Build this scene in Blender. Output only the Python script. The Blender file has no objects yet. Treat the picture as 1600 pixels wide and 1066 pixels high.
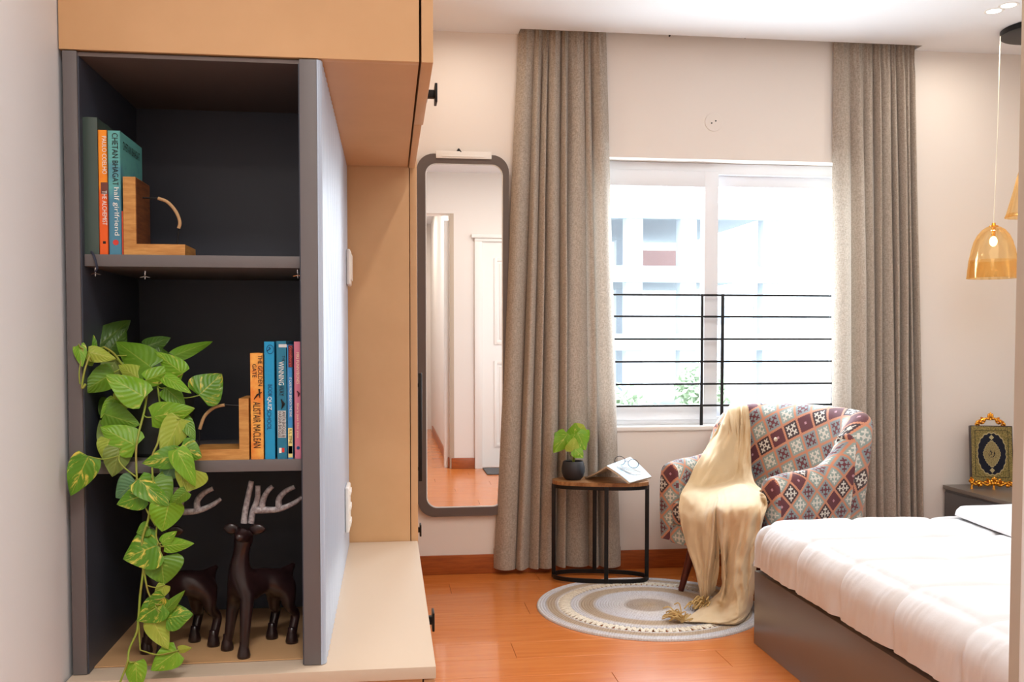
import bpy, bmesh, math, random
from mathutils import Vector, Matrix, noise
R = math.radians
rnd = random.Random(7)
SC = bpy.context.scene
COL = SC.collection

# ------------------------------------------------------------------ camera model
FPX, TH, PH, HC = 1500.0, R(7.33), R(2.2), 1.19
CYP = 532 + FPX * math.tan(PH)
FW = Vector((math.sin(TH) * math.cos(PH), math.cos(TH) * math.cos(PH), -math.sin(PH)))
RT = Vector((math.cos(TH), -math.sin(TH), 0))
UP = Vector((math.sin(TH) * math.sin(PH), math.cos(TH) * math.sin(PH), math.cos(PH)))
cam_d = bpy.data.cameras.new('camera')
cam = bpy.data.objects.new('camera', cam_d)
COL.objects.link(cam)
cam.location = (0, 0, HC)
cam.rotation_euler = (R(90) - PH, 0, -TH)
cam_d.sensor_width = 36
cam_d.lens = 36 * FPX / 1600
cam_d.shift_y = (CYP - 533) / 1600
cam_d.clip_start = 0.02
cam_d.clip_end = 400
SC.camera = cam
SC.view_settings.view_transform = 'Standard'
SC.view_settings.look = 'None'
SC.view_settings.gamma = 1
SC.view_settings.use_curve_mapping = False
SC.view_settings.exposure = 0.1

# ------------------------------------------------------------------ world and lights
W = bpy.data.worlds.new('sky')
SC.world = W
W.use_nodes = True
bg = W.node_tree.nodes['Background']
bg.inputs[0].default_value = (0.86, 0.93, 1.0, 1)
bg.inputs[1].default_value = 8.0

def area_light(name, loc, energy, color, size, size_y=None, rot=(0, 0, 0), shape='DISK', spread=180):
    l = bpy.data.lights.new(name, 'AREA')
    l.energy = energy
    l.color = color
    l.shape = shape
    l.size = size
    if size_y:
        l.shape = 'RECTANGLE'
        l.size_y = size_y
    l.spread = R(spread)
    o = bpy.data.objects.new(name, l)
    COL.objects.link(o)
    o.location = loc
    o.rotation_euler = rot
    return o
WARM = (1.0, 0.90, 0.79)
NEUT = (1.0, 0.96, 0.92)
# ceiling lights of room and passage; the large panel is added fill
area_light('ceiling_fill_light', (1.9, 2.4, 2.70), 36, NEUT, 1.6, 1.6)
area_light('ceiling_spot_light', (0.55, 1.75, 2.71), 7, NEUT, 0.10)
area_light('passage_ceiling_light', (0.06, 0.1, 2.70), 22, (1.0, 0.96, 0.92), 0.4, 0.4)
area_light('passage_rear_light', (0.06, -1.9, 2.70), 14, WARM, 0.5, 0.5)
area_light('curtain_side_spot_light', (0.35, 4.45, 2.70), 2.2, WARM, 0.08)
area_light('corner_spot_light', (2.9, 4.45, 2.70), 2.6, WARM, 0.08)
# added area light at the glazing, boosts the sky's daylight
area_light('window_boost_light', (1.75, 5.10, 1.45), 68, (0.80, 0.90, 1.0), 1.4, 1.35, (R(-90), 0, 0))

# ------------------------------------------------------------------ helpers
def ray(px, py):
    return FW + RT * ((px - 800) / FPX) + UP * ((CYP - py) / FPX)
def at(px, py, X=None, Y=None, Z=None):
    """the place in the room (metres) of a point measured on a known plane"""
    d = ray(px, py)
    if Y is not None: t = Y / d.y
    elif X is not None: t = X / d.x
    else: t = (Z - HC) / d.z
    return Vector((d.x * t, d.y * t, HC + d.z * t))

def lin(v):
    v /= 255.0
    return v / 12.92 if v <= 0.04045 else ((v + 0.055) / 1.055) ** 2.4
def rgb(r, g, b): return (lin(r), lin(g), lin(b), 1)

class NT:
    def __init__(s, mat): s.t = mat.node_tree; s.n = s.t.nodes; s.l = s.t.links
class E:
    """small expression wrapper that builds Math nodes"""
    def __init__(s, nt, v): s.nt = nt; s.v = v
    def _op(s, op, *a):
        n = s.nt.n.new('ShaderNodeMath'); n.operation = op
        for i, x in enumerate((s,) + a):
            if isinstance(x, E): x = x.v
            if isinstance(x, (int, float)): n.inputs[i].default_value = x
            else: s.nt.l.new(x, n.inputs[i])
        return E(s.nt, n.outputs[0])
    def __add__(s, o): return s._op('ADD', o)
    def __sub__(s, o): return s._op('SUBTRACT', o)
    def __mul__(s, o): return s._op('MULTIPLY', o)
    def __truediv__(s, o): return s._op('DIVIDE', o)
    def lt(s, o): return s._op('LESS_THAN', o)
    def gt(s, o): return s._op('GREATER_THAN', o)
    def abs(s): return s._op('ABSOLUTE')
    def floor(s): return s._op('FLOOR')
    def fract(s): return s._op('FRACT')
    def max(s, o): return s._op('MAXIMUM', o)
    def min(s, o): return s._op('MINIMUM', o)
    def mod(s, o): return s._op('FLOORED_MODULO', o)
    def sin(s): return s._op('SINE')
    def cos(s): return s._op('COSINE')
    def atan2(s, o): return s._op('ARCTAN2', o)
    def sqrt(s): return s._op('SQRT')
    def inv(s): return E(s.nt, 1.0)._c() - s
    def _c(s):
        n = s.nt.n.new('ShaderNodeValue'); n.outputs[0].default_value = s.v; return E(s.nt, n.outputs[0])

def mixc(nt, f, a, b):
    n = nt.n.new('ShaderNodeMix'); n.data_type = 'RGBA'
    for k, x in ((0, f), (6, a), (7, b)):
        if isinstance(x, E): x = x.v
        if isinstance(x, (tuple, int, float)): n.inputs[k].default_value = x
        else: nt.l.new(x, n.inputs[k])
    return n.outputs[2]
def noise_tex(nt, vec, scale, detail=3, rough=0.5, stretch=None):
    if stretch:
        m = nt.n.new('ShaderNodeMapping'); m.inputs['Scale'].default_value = stretch
        nt.l.new(vec, m.inputs[0]); vec = m.outputs[0]
    n = nt.n.new('ShaderNodeTexNoise'); n.inputs['Scale'].default_value = scale
    n.inputs['Detail'].default_value = detail; n.inputs['Roughness'].default_value = rough
    nt.l.new(vec, n.inputs['Vector']); return n.outputs[0]
def ramp(nt, fac, stops):
    n = nt.n.new('ShaderNodeValToRGB')
    if isinstance(fac, E): fac = fac.v
    nt.l.new(fac, n.inputs[0])
    el = n.color_ramp.elements
    while len(el) < len(stops): el.new(0.5)
    for e, (p, c) in zip(el, stops): e.position = p; e.color = c
    return n.outputs[0]
def coords(nt, kind='Object'):
    return nt.n.new('ShaderNodeTexCoord').outputs[kind]

def mat(name, color, rough=0.5, metal=0.0, spec=0.5, var=None, bump=None, coat=0, trans=0, ior=1.45, emit=None, es=1, alpha=1, sheen=0):
    m = bpy.data.materials.new(name); m.use_nodes = True
    nt = NT(m); b = nt.n['Principled BSDF']
    b.inputs['Base Color'].default_value = color
    b.inputs['Roughness'].default_value = rough
    b.inputs['Metallic'].default_value = metal
    b.inputs['Specular IOR Level'].default_value = spec
    b.inputs['Coat Weight'].default_value = coat
    b.inputs['Transmission Weight'].default_value = trans
    b.inputs['IOR'].default_value = ior
    b.inputs['Sheen Weight'].default_value = sheen
    if emit: b.inputs['Emission Color'].default_value = emit; b.inputs['Emission Strength'].default_value = es
    if var:     # (scale, color2, stretch, lo, hi)
        v = noise_tex(nt, coords(nt), var[0], 4, 0.6, var[2] if len(var) > 2 else None)
        lo, hi = (var[3], var[4]) if len(var) > 3 else (0.35, 0.65)
        r = ramp(nt, v, [(lo, color), (hi, var[1])])
        nt.l.new(r, b.inputs['Base Color'])
    if bump:    # (scale, strength, stretch)
        v = noise_tex(nt, coords(nt), bump[0], 3, 0.6, bump[2] if len(bump) > 2 else None)
        bn = nt.n.new('ShaderNodeBump'); bn.inputs['Strength'].default_value = bump[1]; bn.inputs['Distance'].default_value = 0.002
        nt.l.new(v, bn.inputs['Height']); nt.l.new(bn.outputs[0], b.inputs['Normal'])
    return m

def tag(o, label=None, cat=None, group=None, kind=None):
    if label: o['label'] = label
    if cat: o['category'] = cat
    if group: o['group'] = group
    if kind: o['kind'] = kind
    return o
def empty(name, loc, label=None, cat=None, group=None, rz=0, kind=None):
    o = bpy.data.objects.new(name, None); COL.objects.link(o)
    o.location = loc; o.rotation_euler = (0, 0, rz); o.empty_display_size = 0.05
    return tag(o, label, cat, group, kind)

def link(name, me, m, parent=None, world=True, smooth=True, ang=35):
    """link a mesh whose vertices are in world coordinates (world) or in the parent's own"""
    if m is not None:
        for mm in (m if isinstance(m, (list, tuple)) else [m]): me.materials.append(mm)
    if smooth:
        me.polygons.foreach_set('use_smooth', [True] * len(me.polygons))
        me.set_sharp_from_angle(angle=R(ang))
    o = bpy.data.objects.new(name, me); COL.objects.link(o)
    if parent:
        o.parent = parent
        if world:
            mw = Matrix.Identity(4); p = parent; chain = []
            while p: chain.append(p); p = p.parent
            for p in reversed(chain): mw = mw @ p.matrix_basis
            me.transform(mw.inverted())
    return o

class MB:
    def __init__(s): s.bm = bmesh.new()
    def box(s, a, b, bev=0, seg=2, rz=0, c=None, matrix=None):
        a = Vector(a); b = Vector(b); ctr = (a + b) / 2; d = b - a
        r = bmesh.ops.create_cube(s.bm, size=1)
        vs = r['verts']
        bmesh.ops.scale(s.bm, vec=[abs(x) for x in d], verts=vs)
        if bev:
            es = list({e for v in vs for e in v.link_edges})
            rr = bmesh.ops.bevel(s.bm, geom=es, offset=min(bev, min(abs(x) for x in d) * 0.49), segments=seg, profile=0.6, affect='EDGES')
            vs = list({v for f in rr['faces'] for v in f.verts} | {v for v in vs if v.is_valid})
            allv = set(vs)
            for v in list(allv):
                for f in v.link_faces: allv.update(f.verts)
            vs = list(allv)
        M = matrix if matrix else Matrix.Translation(ctr) @ Matrix.Rotation(rz, 4, 'Z')
        bmesh.ops.transform(s.bm, matrix=M, verts=vs)
        return s
    def cyl(s, p, q, r0, r1=None, seg=24, caps=True):
        p = Vector(p); q = Vector(q); r1 = r0 if r1 is None else r1
        return s.tube([p, q], [r0, r1], seg, caps)
    def tube(s, pts, rad, seg=10, caps=True, flat=1.0, upv=None):
        pts = [Vector(p) for p in pts]; n = len(pts)
        if not isinstance(rad, (list, tuple)): rad = [rad] * n
        rings = []; prev = None
        for i, p in enumerate(pts):
            t = (pts[min(i + 1, n - 1)] - pts[max(i - 1, 0)])
            t = t.normalized() if t.length > 1e-9 else Vector((0, 0, 1))
            if prev is None:
                ref = Vector(upv) if upv else (Vector((0, 0, 1)) if abs(t.z) < 0.9 else Vector((1, 0, 0)))
                x = t.cross(ref).normalized()
            else:
                x = (prev - t * prev.dot(t)).normalized()
            prev = x; y = t.cross(x)
            rings.append([s.bm.verts.new(p + (x * math.cos(2 * math.pi * k / seg) + y * math.sin(2 * math.pi * k / seg) * flat) * rad[i]) for k in range(seg)])
        for a, b in zip(rings, rings[1:]):
            for k in range(seg): s.bm.faces.new((a[k], a[(k + 1) % seg], b[(k + 1) % seg], b[k]))
        if caps:
            s.bm.faces.new(rings[0][::-1]); s.bm.faces.new(rings[-1])
        return s
    def lathe(s, prof, c=(0, 0, 0), seg=48, ripple=None):
        c = Vector(c); rings = []
        for r, z in prof:
            if r < 1e-6: rings.append([s.bm.verts.new(c + Vector((0, 0, z)))]); continue
            rings.append([s.bm.verts.new(c + Vector((r * (ripple(k / seg, z) if ripple else 1) * math.cos(2 * math.pi * k / seg), r * (ripple(k / seg, z) if ripple else 1) * math.sin(2 * math.pi * k / seg), z))) for k in range(seg)])
        for a, b in zip(rings, rings[1:]):
            for k in range(seg):
                k2 = (k + 1) % seg
                if len(a) == 1 and len(b) == 1: continue
                if len(a) == 1: s.bm.faces.new((a[0], b[k2], b[k]))
                elif len(b) == 1: s.bm.faces.new((a[k], a[k2], b[0]))
                else: s.bm.faces.new((a[k], a[k2], b[k2], b[k]))
        return s
    def ball(s, c, r, sub=2, sc=(1, 1, 1)):
        rr = bmesh.ops.create_icosphere(s.bm, subdivisions=sub, radius=r)
        bmesh.ops.transform(s.bm, matrix=Matrix.Translation(Vector(c)) @ Matrix.Diagonal((*sc, 1)), verts=rr['verts'])
        return s
    def grid(s, pts, closed_u=False):
        g = [[s.bm.verts.new(Vector(p)) for p in row] for row in pts]
        uvl = s.bm.loops.layers.uv.verify()
        nr, nc = len(g), len(g[0])
        for i in range(nr - 1):
            for j in range(nc - (0 if closed_u else 1)):
                j2 = (j + 1) % nc
                f = s.bm.faces.new((g[i][j], g[i][j2], g[i + 1][j2], g[i + 1][j]))
                for lp, (a, b) in zip(f.loops, ((i, j), (i, j + 1), (i + 1, j + 1), (i + 1, j))):
                    lp[uvl].uv = (b / (nc - 1), a / (nr - 1))
        return g
    def prism(s, outline, axis, a, b):
        """outline: 2D points, extruded along axis from a to b"""
        def mk(p, h):
            return {'x': (h, p[0], p[1]), 'y': (p[0], h, p[1]), 'z': (p[0], p[1], h)}[axis]
        A = [s.bm.verts.new(mk(p, a)) for p in outline]; B = [s.bm.verts.new(mk(p, b)) for p in outline]
        n = len(A)
        s.bm.faces.new(A); s.bm.faces.new(B[::-1])
        for k in range(n): s.bm.faces.new((A[k], B[k], B[(k + 1) % n], A[(k + 1) % n]))
        return s
    def build(s, name, m, parent=None, world=True, smooth=True, ang=35, norm=True):
        if norm: bmesh.ops.recalc_face_normals(s.bm, faces=s.bm.faces)
        me = bpy.data.meshes.new(name); s.bm.to_mesh(me); s.bm.free()
        return link(name, me, m, parent, world, smooth, ang)

def cr(P0, P1, P2, P3, t):
    return 0.5 * ((2 * P1) + (P2 - P0) * t + (2 * P0 - 5 * P1 + 4 * P2 - P3) * t * t + (3 * P1 - P0 - 3 * P2 + P3) * t * t * t)
def spline(pts, n):
    pts = [Vector(p) if not isinstance(p, (int, float)) else p for p in pts]; m = len(pts) - 1; out = []
    for i in range(n + 1):
        f = i / n * m; k = min(int(f), m - 1); t = f - k
        out.append(cr(pts[max(k - 1, 0)], pts[k], pts[k + 1], pts[min(k + 2, m)], t))
    return out
def sheet(rows, nu, nv):
    """Catmull-Rom surface through rows of points"""
    rr = [spline(r, nu) for r in rows]
    cols = [spline([r[j] for r in rr], nv) for j in range(nu + 1)]
    return [[cols[j][i] for j in range(nu + 1)] for i in range(nv + 1)]

def text_part(body, center, ux, uy, w, h, m, parent, name='lettering', depth=0.0003):
    cu = bpy.data.curves.new('t', 'FONT'); cu.body = body; cu.align_x = 'CENTER'; cu.align_y = 'CENTER'; cu.resolution_u = 3
    cu.space_line = 0.85
    ob = bpy.data.objects.new('t', cu); COL.objects.link(ob)
    bpy.context.view_layer.update()
    me = bpy.data.meshes.new_from_object(ob.evaluated_get(bpy.context.evaluated_depsgraph_get()))
    bpy.data.objects.remove(ob); bpy.data.curves.remove(cu)
    ux = Vector(ux).normalized(); uy = Vector(uy).normalized(); n = ux.cross(uy)
    xs = [v.co.x for v in me.vertices]; ys = [v.co.y for v in me.vertices]
    x0, x1, y0, y1 = min(xs), max(xs), min(ys), max(ys); center = Vector(center)
    for v in me.vertices:
        a = ((v.co.x - x0) / (x1 - x0) - 0.5) * w; b = ((v.co.y - y0) / (y1 - y0) - 0.5) * h
        v.co = center + ux * a + uy * b + n * depth
    return link(name, me, m, parent, smooth=False)

def skin_mesh(verts, edges, radii, sub=2, root=0):
    me = bpy.data.meshes.new('s'); me.from_pydata([tuple(v) for v in verts], edges, [])
    ob = bpy.data.objects.new('s', me); COL.objects.link(ob)
    md = ob.modifiers.new('k', 'SKIN'); md.use_smooth_shade = True
    sv = me.skin_vertices[0].data
    for i, r in enumerate(radii): sv[i].radius = (r, r) if not isinstance(r, tuple) else r
    for i in range(len(verts)): sv[i].use_root = (i == root)
    sb = ob.modifiers.new('u', 'SUBSURF'); sb.levels = sub; sb.render_levels = sub
    bpy.context.view_layer.update()
    out = bpy.data.meshes.new_from_object(ob.evaluated_get(bpy.context.evaluated_depsgraph_get()))
    bpy.data.objects.remove(ob); return out

# ------------------------------------------------------------------ materials
M = {}
M['wall'] = mat('wall_paint', rgb(232, 224, 216), 0.65, bump=(180, 0.06))
M['wall_passage'] = mat('passage_wall_paint', rgb(226, 229, 234), 0.6, bump=(180, 0.06))
M['ceiling'] = mat('ceiling_paint', rgb(238, 238, 240), 0.8)
M['beige_trim'] = mat('corner_trim_beige', rgb(186, 168, 148), 0.5)
M['lam'] = mat('beige_laminate', rgb(214, 170, 124), 0.42, var=(6, rgb(208, 164, 118)))
M['worktop'] = mat('window_lit_laminate', rgb(208, 188, 166), 0.35)  # same laminate as the cabinets, cool window light put into the paler colour
M['lam_edge'] = mat('beige_laminate_edge', rgb(206, 170, 130), 0.5)
M['grey'] = mat('grey_laminate', rgb(104, 98, 98), 0.45)
M['dark_in'] = mat('dark_slate_laminate', rgb(62, 66, 78), 0.45)
M['brown_in'] = mat('taupe_laminate', rgb(104, 92, 88), 0.5)
M['flute'] = mat('fluted_sheen_panel', rgb(176, 190, 210), 0.3, spec=0.8)  # grey panel, the window's bluish sheen is put into its base colour
M['black'] = mat('black_metal', rgb(20, 20, 22), 0.4, metal=0.3)
M['chrome'] = mat('bright_metal', rgb(200, 200, 200), 0.25, metal=1)
M['white_pl'] = mat('white_plastic', rgb(236, 232, 226), 0.35)
M['upvc'] = mat('white_window_frame', rgb(232, 236, 242), 0.3)
M['base'] = mat('wood_skirting', rgb(172, 92, 40), 0.35, var=(9, rgb(146, 74, 32), (1, 12, 12)))
M['mirror'] = mat('mirror_silver', rgb(250, 250, 250), 0.0, metal=1)
M['mirframe'] = mat('mirror_frame_taupe', rgb(96, 84, 78), 0.5)
M['white_edge'] = mat('mirror_bevel_highlight', rgb(240, 240, 238), 0.15)  # white stands in for the highlight along the glass edge

def floor_mat():
    m = mat('orange_laminate_floor', rgb(190, 100, 46), 0.25, coat=0.25)
    nt = NT(m); b = nt.n['Principled BSDF']
    co = coords(nt)
    oi = nt.n.new('ShaderNodeObjectInfo')
    add = nt.n.new('ShaderNodeVectorMath'); add.operation = 'ADD'
    cmb = nt.n.new('ShaderNodeCombineXYZ'); nt.l.new((E(nt, oi.outputs['Random']) * 40).v, cmb.inputs[0]); nt.l.new((E(nt, oi.outputs['Random']) * 17).v, cmb.inputs[2])
    nt.l.new(co, add.inputs[0]); nt.l.new(cmb.outputs[0], add.inputs[1])
    g = noise_tex(nt, add.outputs[0], 3, 5, 0.6, (1.2, 16, 1))
    c1 = ramp(nt, g, [(0.3, rgb(196, 110, 46)), (0.52, rgb(208, 122, 56)), (0.75, rgb(216, 134, 66))])
    f = E(nt, oi.outputs['Random']) * 0.25
    c2 = mixc(nt, f, c1, rgb(188, 106, 52))
    nt.l.new(c2, b.inputs['Base Color'])
    return m
M['floor'] = floor_mat()
M['underfloor'] = mat('floor_underlay', rgb(110, 56, 26), 0.6)

# ------------------------------------------------------------------ setting: shell of the room
YW, ZC = 4.85, 2.73           # window wall, ceiling
XL, XR = -0.48, 3.5
fl = MB().box((XL - 0.2, -3.3, -0.06), (XR + 0.2, YW + 0.0, -0.006)).build('floor', M['underfloor'], smooth=False)
fl['kind'] = 'structure'
pw, pl_ = 0.19, 1.22
plank_me = None
n = 0
for i in range(43):
    y0 = YW - (i + 1) * pw
    off = (i * 0.37) % 1 * pl_
    x0 = XL - off
    while x0 < (XR if y0 > 0.6 else 0.56):
        a, b = max(x0, XL), min(x0 + pl_, XR if y0 > 0.6 else 0.6)
        if b - a > 0.05:
            o = MB().box((a + 0.0006, y0 + 0.0006, -0.006), (b - 0.0006, y0 + pw - 0.0006, 0.0), bev=0.0008, seg=1).build('floor_plank', M['floor'], fl, smooth=False)
            n += 1
        x0 += pl_

st = lambda o: tag(o, kind='structure')
# window wall with its opening
ox0, ox1, oz0, oz1 = 1.0, 2.5, 0.738, 2.128
w = MB()
w.box((XL - 0.2, YW, -0.05), (ox0, YW + 0.2, 2.95)).box((ox1, YW, -0.05), (XR + 0.2, YW + 0.2, 2.95))
w.box((ox0, YW, -0.05), (ox1, YW + 0.2, oz0)).box((ox0, YW, oz1), (ox1, YW + 0.2, 2.95))
st(w.build('wall_back', M['wall'], smooth=False))
st(MB().box((XR, 0.6, -0.05), (XR + 0.2, YW, 2.95)).build('wall_right', M['wall'], smooth=False))
st(MB().box((XL - 0.2, -3.2, -0.05), (XL, YW, 2.95)).build('wall_left', M['wall_passage'], smooth=False))
w = MB().box((0.56, -3.2, -0.05), (0.68, 0.786, 2.95)).box((0.68, 0.60, -0.05), (XR, 0.786, 2.95)).box((XL, 0.60, 2.355), (0.56, 0.786, 2.95))
w.box((0.575, 0.786, -0.05), (XR, 0.80, 2.95)).box((XL, 0.786, 2.355), (0.575, 0.8, 2.95))
st(w.build('wall_front', M['wall'], smooth=False))
st(MB().box((0.561, 0.780, 0), (0.60, 0.803, 2.355), bev=0.002).build('trim_1', M['beige_trim']))
st(MB().box((0.5145, 0.60, 0), (0.5600, 0.722, 2.3), bev=0.003).build('trim_2', M['white_pl']))
st(MB().box((XL - 0.2, -3.4, -0.05), (0.7, -3.2, 2.95)).build('wall_passage', M['wall'], smooth=False))
# ceiling with the curtain pocket
c = MB()
px0, px1, pyy = 0.655, 2.775, 4.765
c.box((XL - 0.2, -3.3, ZC), (XR + 0.2, pyy, ZC + 0.16)).box((XL - 0.2, pyy, ZC), (px0, YW, ZC + 0.16)).box((px1, pyy, ZC), (XR + 0.2, YW, ZC + 0.16))
c.box((px0, pyy, ZC + 0.13), (px1, YW, ZC + 0.2))
st(c.build('ceiling', M['ceiling'], smooth=False))
# skirting
for nm, a, b in (('baseboard_back', (0.07, YW - 0.014, 0), (XR, YW, 0.098)), ('baseboard_right', (XR - 0.014, 0.8, 0), (XR, YW - 0.014, 0.098)),
                 ('baseboard_front', (0.575, 0.8, 0), (0.79, 0.814, 0.10)), ('baseboard_passage', (0.546, -2.6, 0), (0.56, 0.77, 0.1))):
    st(MB().box(a, b, bev=0.004).build(nm, M['base']))

# door seen in the mirror, on the wall opposite the window
dr = empty('door_1', (1.25, 0.8, 0), kind='structure')
d = MB().box((0.79, 0.80, 0), (0.86, 0.835, 2.10), bev=0.004).box((1.70, 0.80, 0), (1.77, 0.835, 2.10), bev=0.004).box((0.79, 0.80, 2.10), (1.77, 0.835, 2.13), bev=0.004).box((0.76, 0.80, 2.13), (1.80, 0.85, 2.165), bev=0.008)
d.build('door_frame', M['white_pl'], dr)
MB().box((0.86, 0.80, 0.01), (1.70, 0.815, 2.10)).build('door_leaf', M['white_pl'], dr)
for (a, b, z0, z1) in ((0.97, 1.24, 1.15, 1.95), (1.32, 1.59, 1.15, 1.95), (0.97, 1.24, 0.2, 1.0), (1.32, 1.59, 0.2, 1.0)):
    f = MB()
    for q in (((a, z0), (b, z0 + 0.03)), ((a, z1 - 0.03), (b, z1)), ((a, z0), (a + 0.03, z1)), ((b - 0.03, z0), (b, z1))):
        f.box((q[0][0], 0.813, q[0][1]), (q[1][0], 0.824 if q[1][0] - q[0][0] > 0.1 else 0.826, q[1][1]), bev=0.004)
    f.box((a + 0.05, 0.813, z0 + 0.05), (b - 0.05, 0.822, z1 - 0.05), bev=0.004)
    f.build('door_panel', M['white_pl'], dr)
MB().cyl((1.64, 0.815, 1.0), (1.64, 0.87, 1.0), 0.01).tube([(1.64, 0.865, 1.0), (1.53, 0.865, 1.0)], 0.008).build('door_handle', M['chrome'], dr)
tag(MB().box((0.86, 0.86, 0), (1.5, 1.26, 0.012), bev=0.005).build('doormat', mat('grey_mat', rgb(96, 96, 98), 0.95, bump=(300, 0.8))),
    'small dark grey doormat before the white door, seen in the mirror', 'doormat')

# ------------------------------------------------------------------ window
win = empty('window_1', (1.75, 4.95, oz0), kind='structure')
def rect_frame(x0, x1, z0, z1, y0, y1, t, tb=None, tt=None, bev=0.006):
    tb = tb or t; tt = tt or t
    m = MB()
    m.box((x0, y0, z0), (x0 + t, y1, z1), bev=bev).box((x1 - t, y0, z0), (x1, y1, z1), bev=bev)
    m.box((x0 + t - 0.006, y0 + 0.001, z0), (x1 - t + 0.006, y1 - 0.001, z0 + tb), bev=bev).box((x0 + t - 0.006, y0 + 0.001, z1 - tt), (x1 - t + 0.006, y1 - 0.001, z1), bev=bev)
    return m
rect_frame(ox0, ox1, oz0, oz1, 4.945, 5.03, 0.05, 0.045, 0.06).build('window_frame', M['upvc'], win)
xm0, xm1 = at(1100, 500, Y=4.93).x, at(1122, 500, Y=4.93).x
sl = rect_frame(ox0 + 0.03, xm1, oz0 + 0.03, oz1 - 0.045, 4.935, 4.965, xm1 - xm0, 0.075, 0.085).build('left_sash', M['upvc'], win)
sr = rect_frame(xm0 - 0.0, ox1 - 0.03, oz0 + 0.03, oz1 - 0.045, 4.972, 5.005, xm1 - xm0, 0.075, 0.075).build('right_sash', M['upvc'], win)
def pane_mat():
    m = bpy.data.materials.new('window_glass'); m.use_nodes = True; nt = NT(m)
    nt.n.remove(nt.n['Principled BSDF']); out = nt.n['Material Output']
    t = nt.n.new('ShaderNodeBsdfTransparent'); t.inputs[0].default_value = (0.97, 0.985, 0.99, 1)
    g = nt.n.new('ShaderNodeBsdfGlossy'); g.inputs['Roughness'].default_value = 0.02
    mx = nt.n.new('ShaderNodeMixShader'); mx.inputs[0].default_value = 0.05
    nt.l.new(t.outputs[0], mx.inputs[1]); nt.l.new(g.outputs[0], mx.inputs[2]); nt.l.new(mx.outputs[0], out.inputs[0])
    return m
M['pane'] = pane_mat()
MB().box((ox0 + 0.1, 4.947, oz0 + 0.09), (xm0 + 0.01, 4.951, oz1 - 0.12)).build('window_pane', M['pane'], sl, smooth=False)
MB().box((xm1 - 0.01, 4.986, oz0 + 0.09), (ox1 - 0.1, 4.990, oz1 - 0.11)).build('window_pane', M['pane'], sr, smooth=False)
MB().box((ox0, YW - 0.012, oz0 - 0.018), (ox1, 4.95, oz0 + 0.004), bev=0.004).build('window_sill', M['white_pl'], win)
gr = empty('window_grille', (1.75, 4.895, oz0), 'black metal safety grille of thin horizontal rails across the lower window', 'grille')
gz = [at(1120, y, Y=4.895).z for y in (461.5, 495, 530, 565, 600, 633.5)]
for z in gz:
    MB().box((ox0 + 0.001, 4.889, z - 0.0055), (ox1 - 0.001, 4.901, z + 0.0055), bev=0.002).build('rail', M['black'], gr)
for pxx in (1096, 1128):
    x = at(pxx, 530, Y=4.895).x
    MB().box((x - 0.008, 4.884, oz0 + 0.004), (x + 0.008, 4.892, gz[0] + 0.006), bev=0.002).build('upright', M['black'], gr)

# ------------------------------------------------------------------ outside the window
M['ground'] = mat('pale_earth', rgb(196, 194, 188), 0.9, var=(0.15, rgb(176, 182, 166)))
st(MB().box((-40, 6, -6.6), (120, 200, -6.5)).build('ground_outside', M['ground'], smooth=False))
M['conc'] = mat('raw_concrete', rgb(160, 168, 176), 0.9)  # concrete lightened, outdoor haze is put into the colour
cb = empty('concrete_building', (14, 48, -6.5), 'unfinished grey concrete building frame of slabs and columns outside the window', 'building')
for z in (7.0, 4.15, 1.1, -2.6):
    MB().box((6.0, 42, z), (17.8, 56, z + 0.38)).box((6.0, 42, z - 0.35), (17.8, 42.4, z)).build('slab', M['conc'], cb, smooth=False)
for x in (10.6, 13.1, 17.0):
    for y in (42.2, 54.5):
        MB().box((x, y, -6.5), (x + 0.75, y + 0.7, 9.0 if x < 12 else 7.0)).build('column', M['conc'], cb, smooth=False)
MB().box((12.2, 49, 4.53), (15.0, 49.3, 5.9)).build('block_wall', mat('red_brick_patch', rgb(176, 140, 136), 0.9), cb, smooth=False)
lb = empty('apartment_block', (30, 64, -6.5), 'low white building with rows of dark square windows beyond the concrete frame', 'building')
M['render'] = mat('pale_render', rgb(196, 200, 204), 0.9)
M['winout'] = mat('far_window', rgb(136, 146, 158), 0.3)  # dark panes lightened by painted haze
bw = MB().box((18.5, 64, -6.5), (44, 76, 4.1)).box((18.0, 63.4, 4.1), (44.5, 76, 4.5)).build('wall', M['render'], lb, smooth=False)
for r, z in enumerate((2.3, -0.7, -3.7)):
    for k in range(9):
        x = 19.6 + k * 2.75
        MB().box((x, 63.93, z), (x + 1.05, 64.05, z + 1.25)).build('far_window', M['winout'], lb, smooth=False)
def leaf_blob(m, c, r, n, s):
    for k in range(n):
        v = Vector((rnd.gauss(0, 1), rnd.gauss(0, 1), rnd.gauss(0, 1))).normalized() * (r * rnd.uniform(0.5, 1.0))
        v.z *= 0.85
        p = Vector(c) + v
        a = Vector((rnd.uniform(-1, 1), rnd.uniform(-1, 1), rnd.uniform(-1, 1))).normalized(); b = a.orthogonal().normalized()
        q = [m.bm.verts.new(p + a * s), m.bm.verts.new(p + b * s * 0.55), m.bm.verts.new(p - a * s), m.bm.verts.new(p - b * s * 0.55)]
        m.bm.faces.new(q)
M['far_leaf'] = mat('tree_foliage_hazed', rgb(160, 178, 150), 0.8)  # green paled, the haze is in the colour
M['trunk'] = mat('tree_bark', rgb(110, 100, 90), 0.9)
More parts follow.
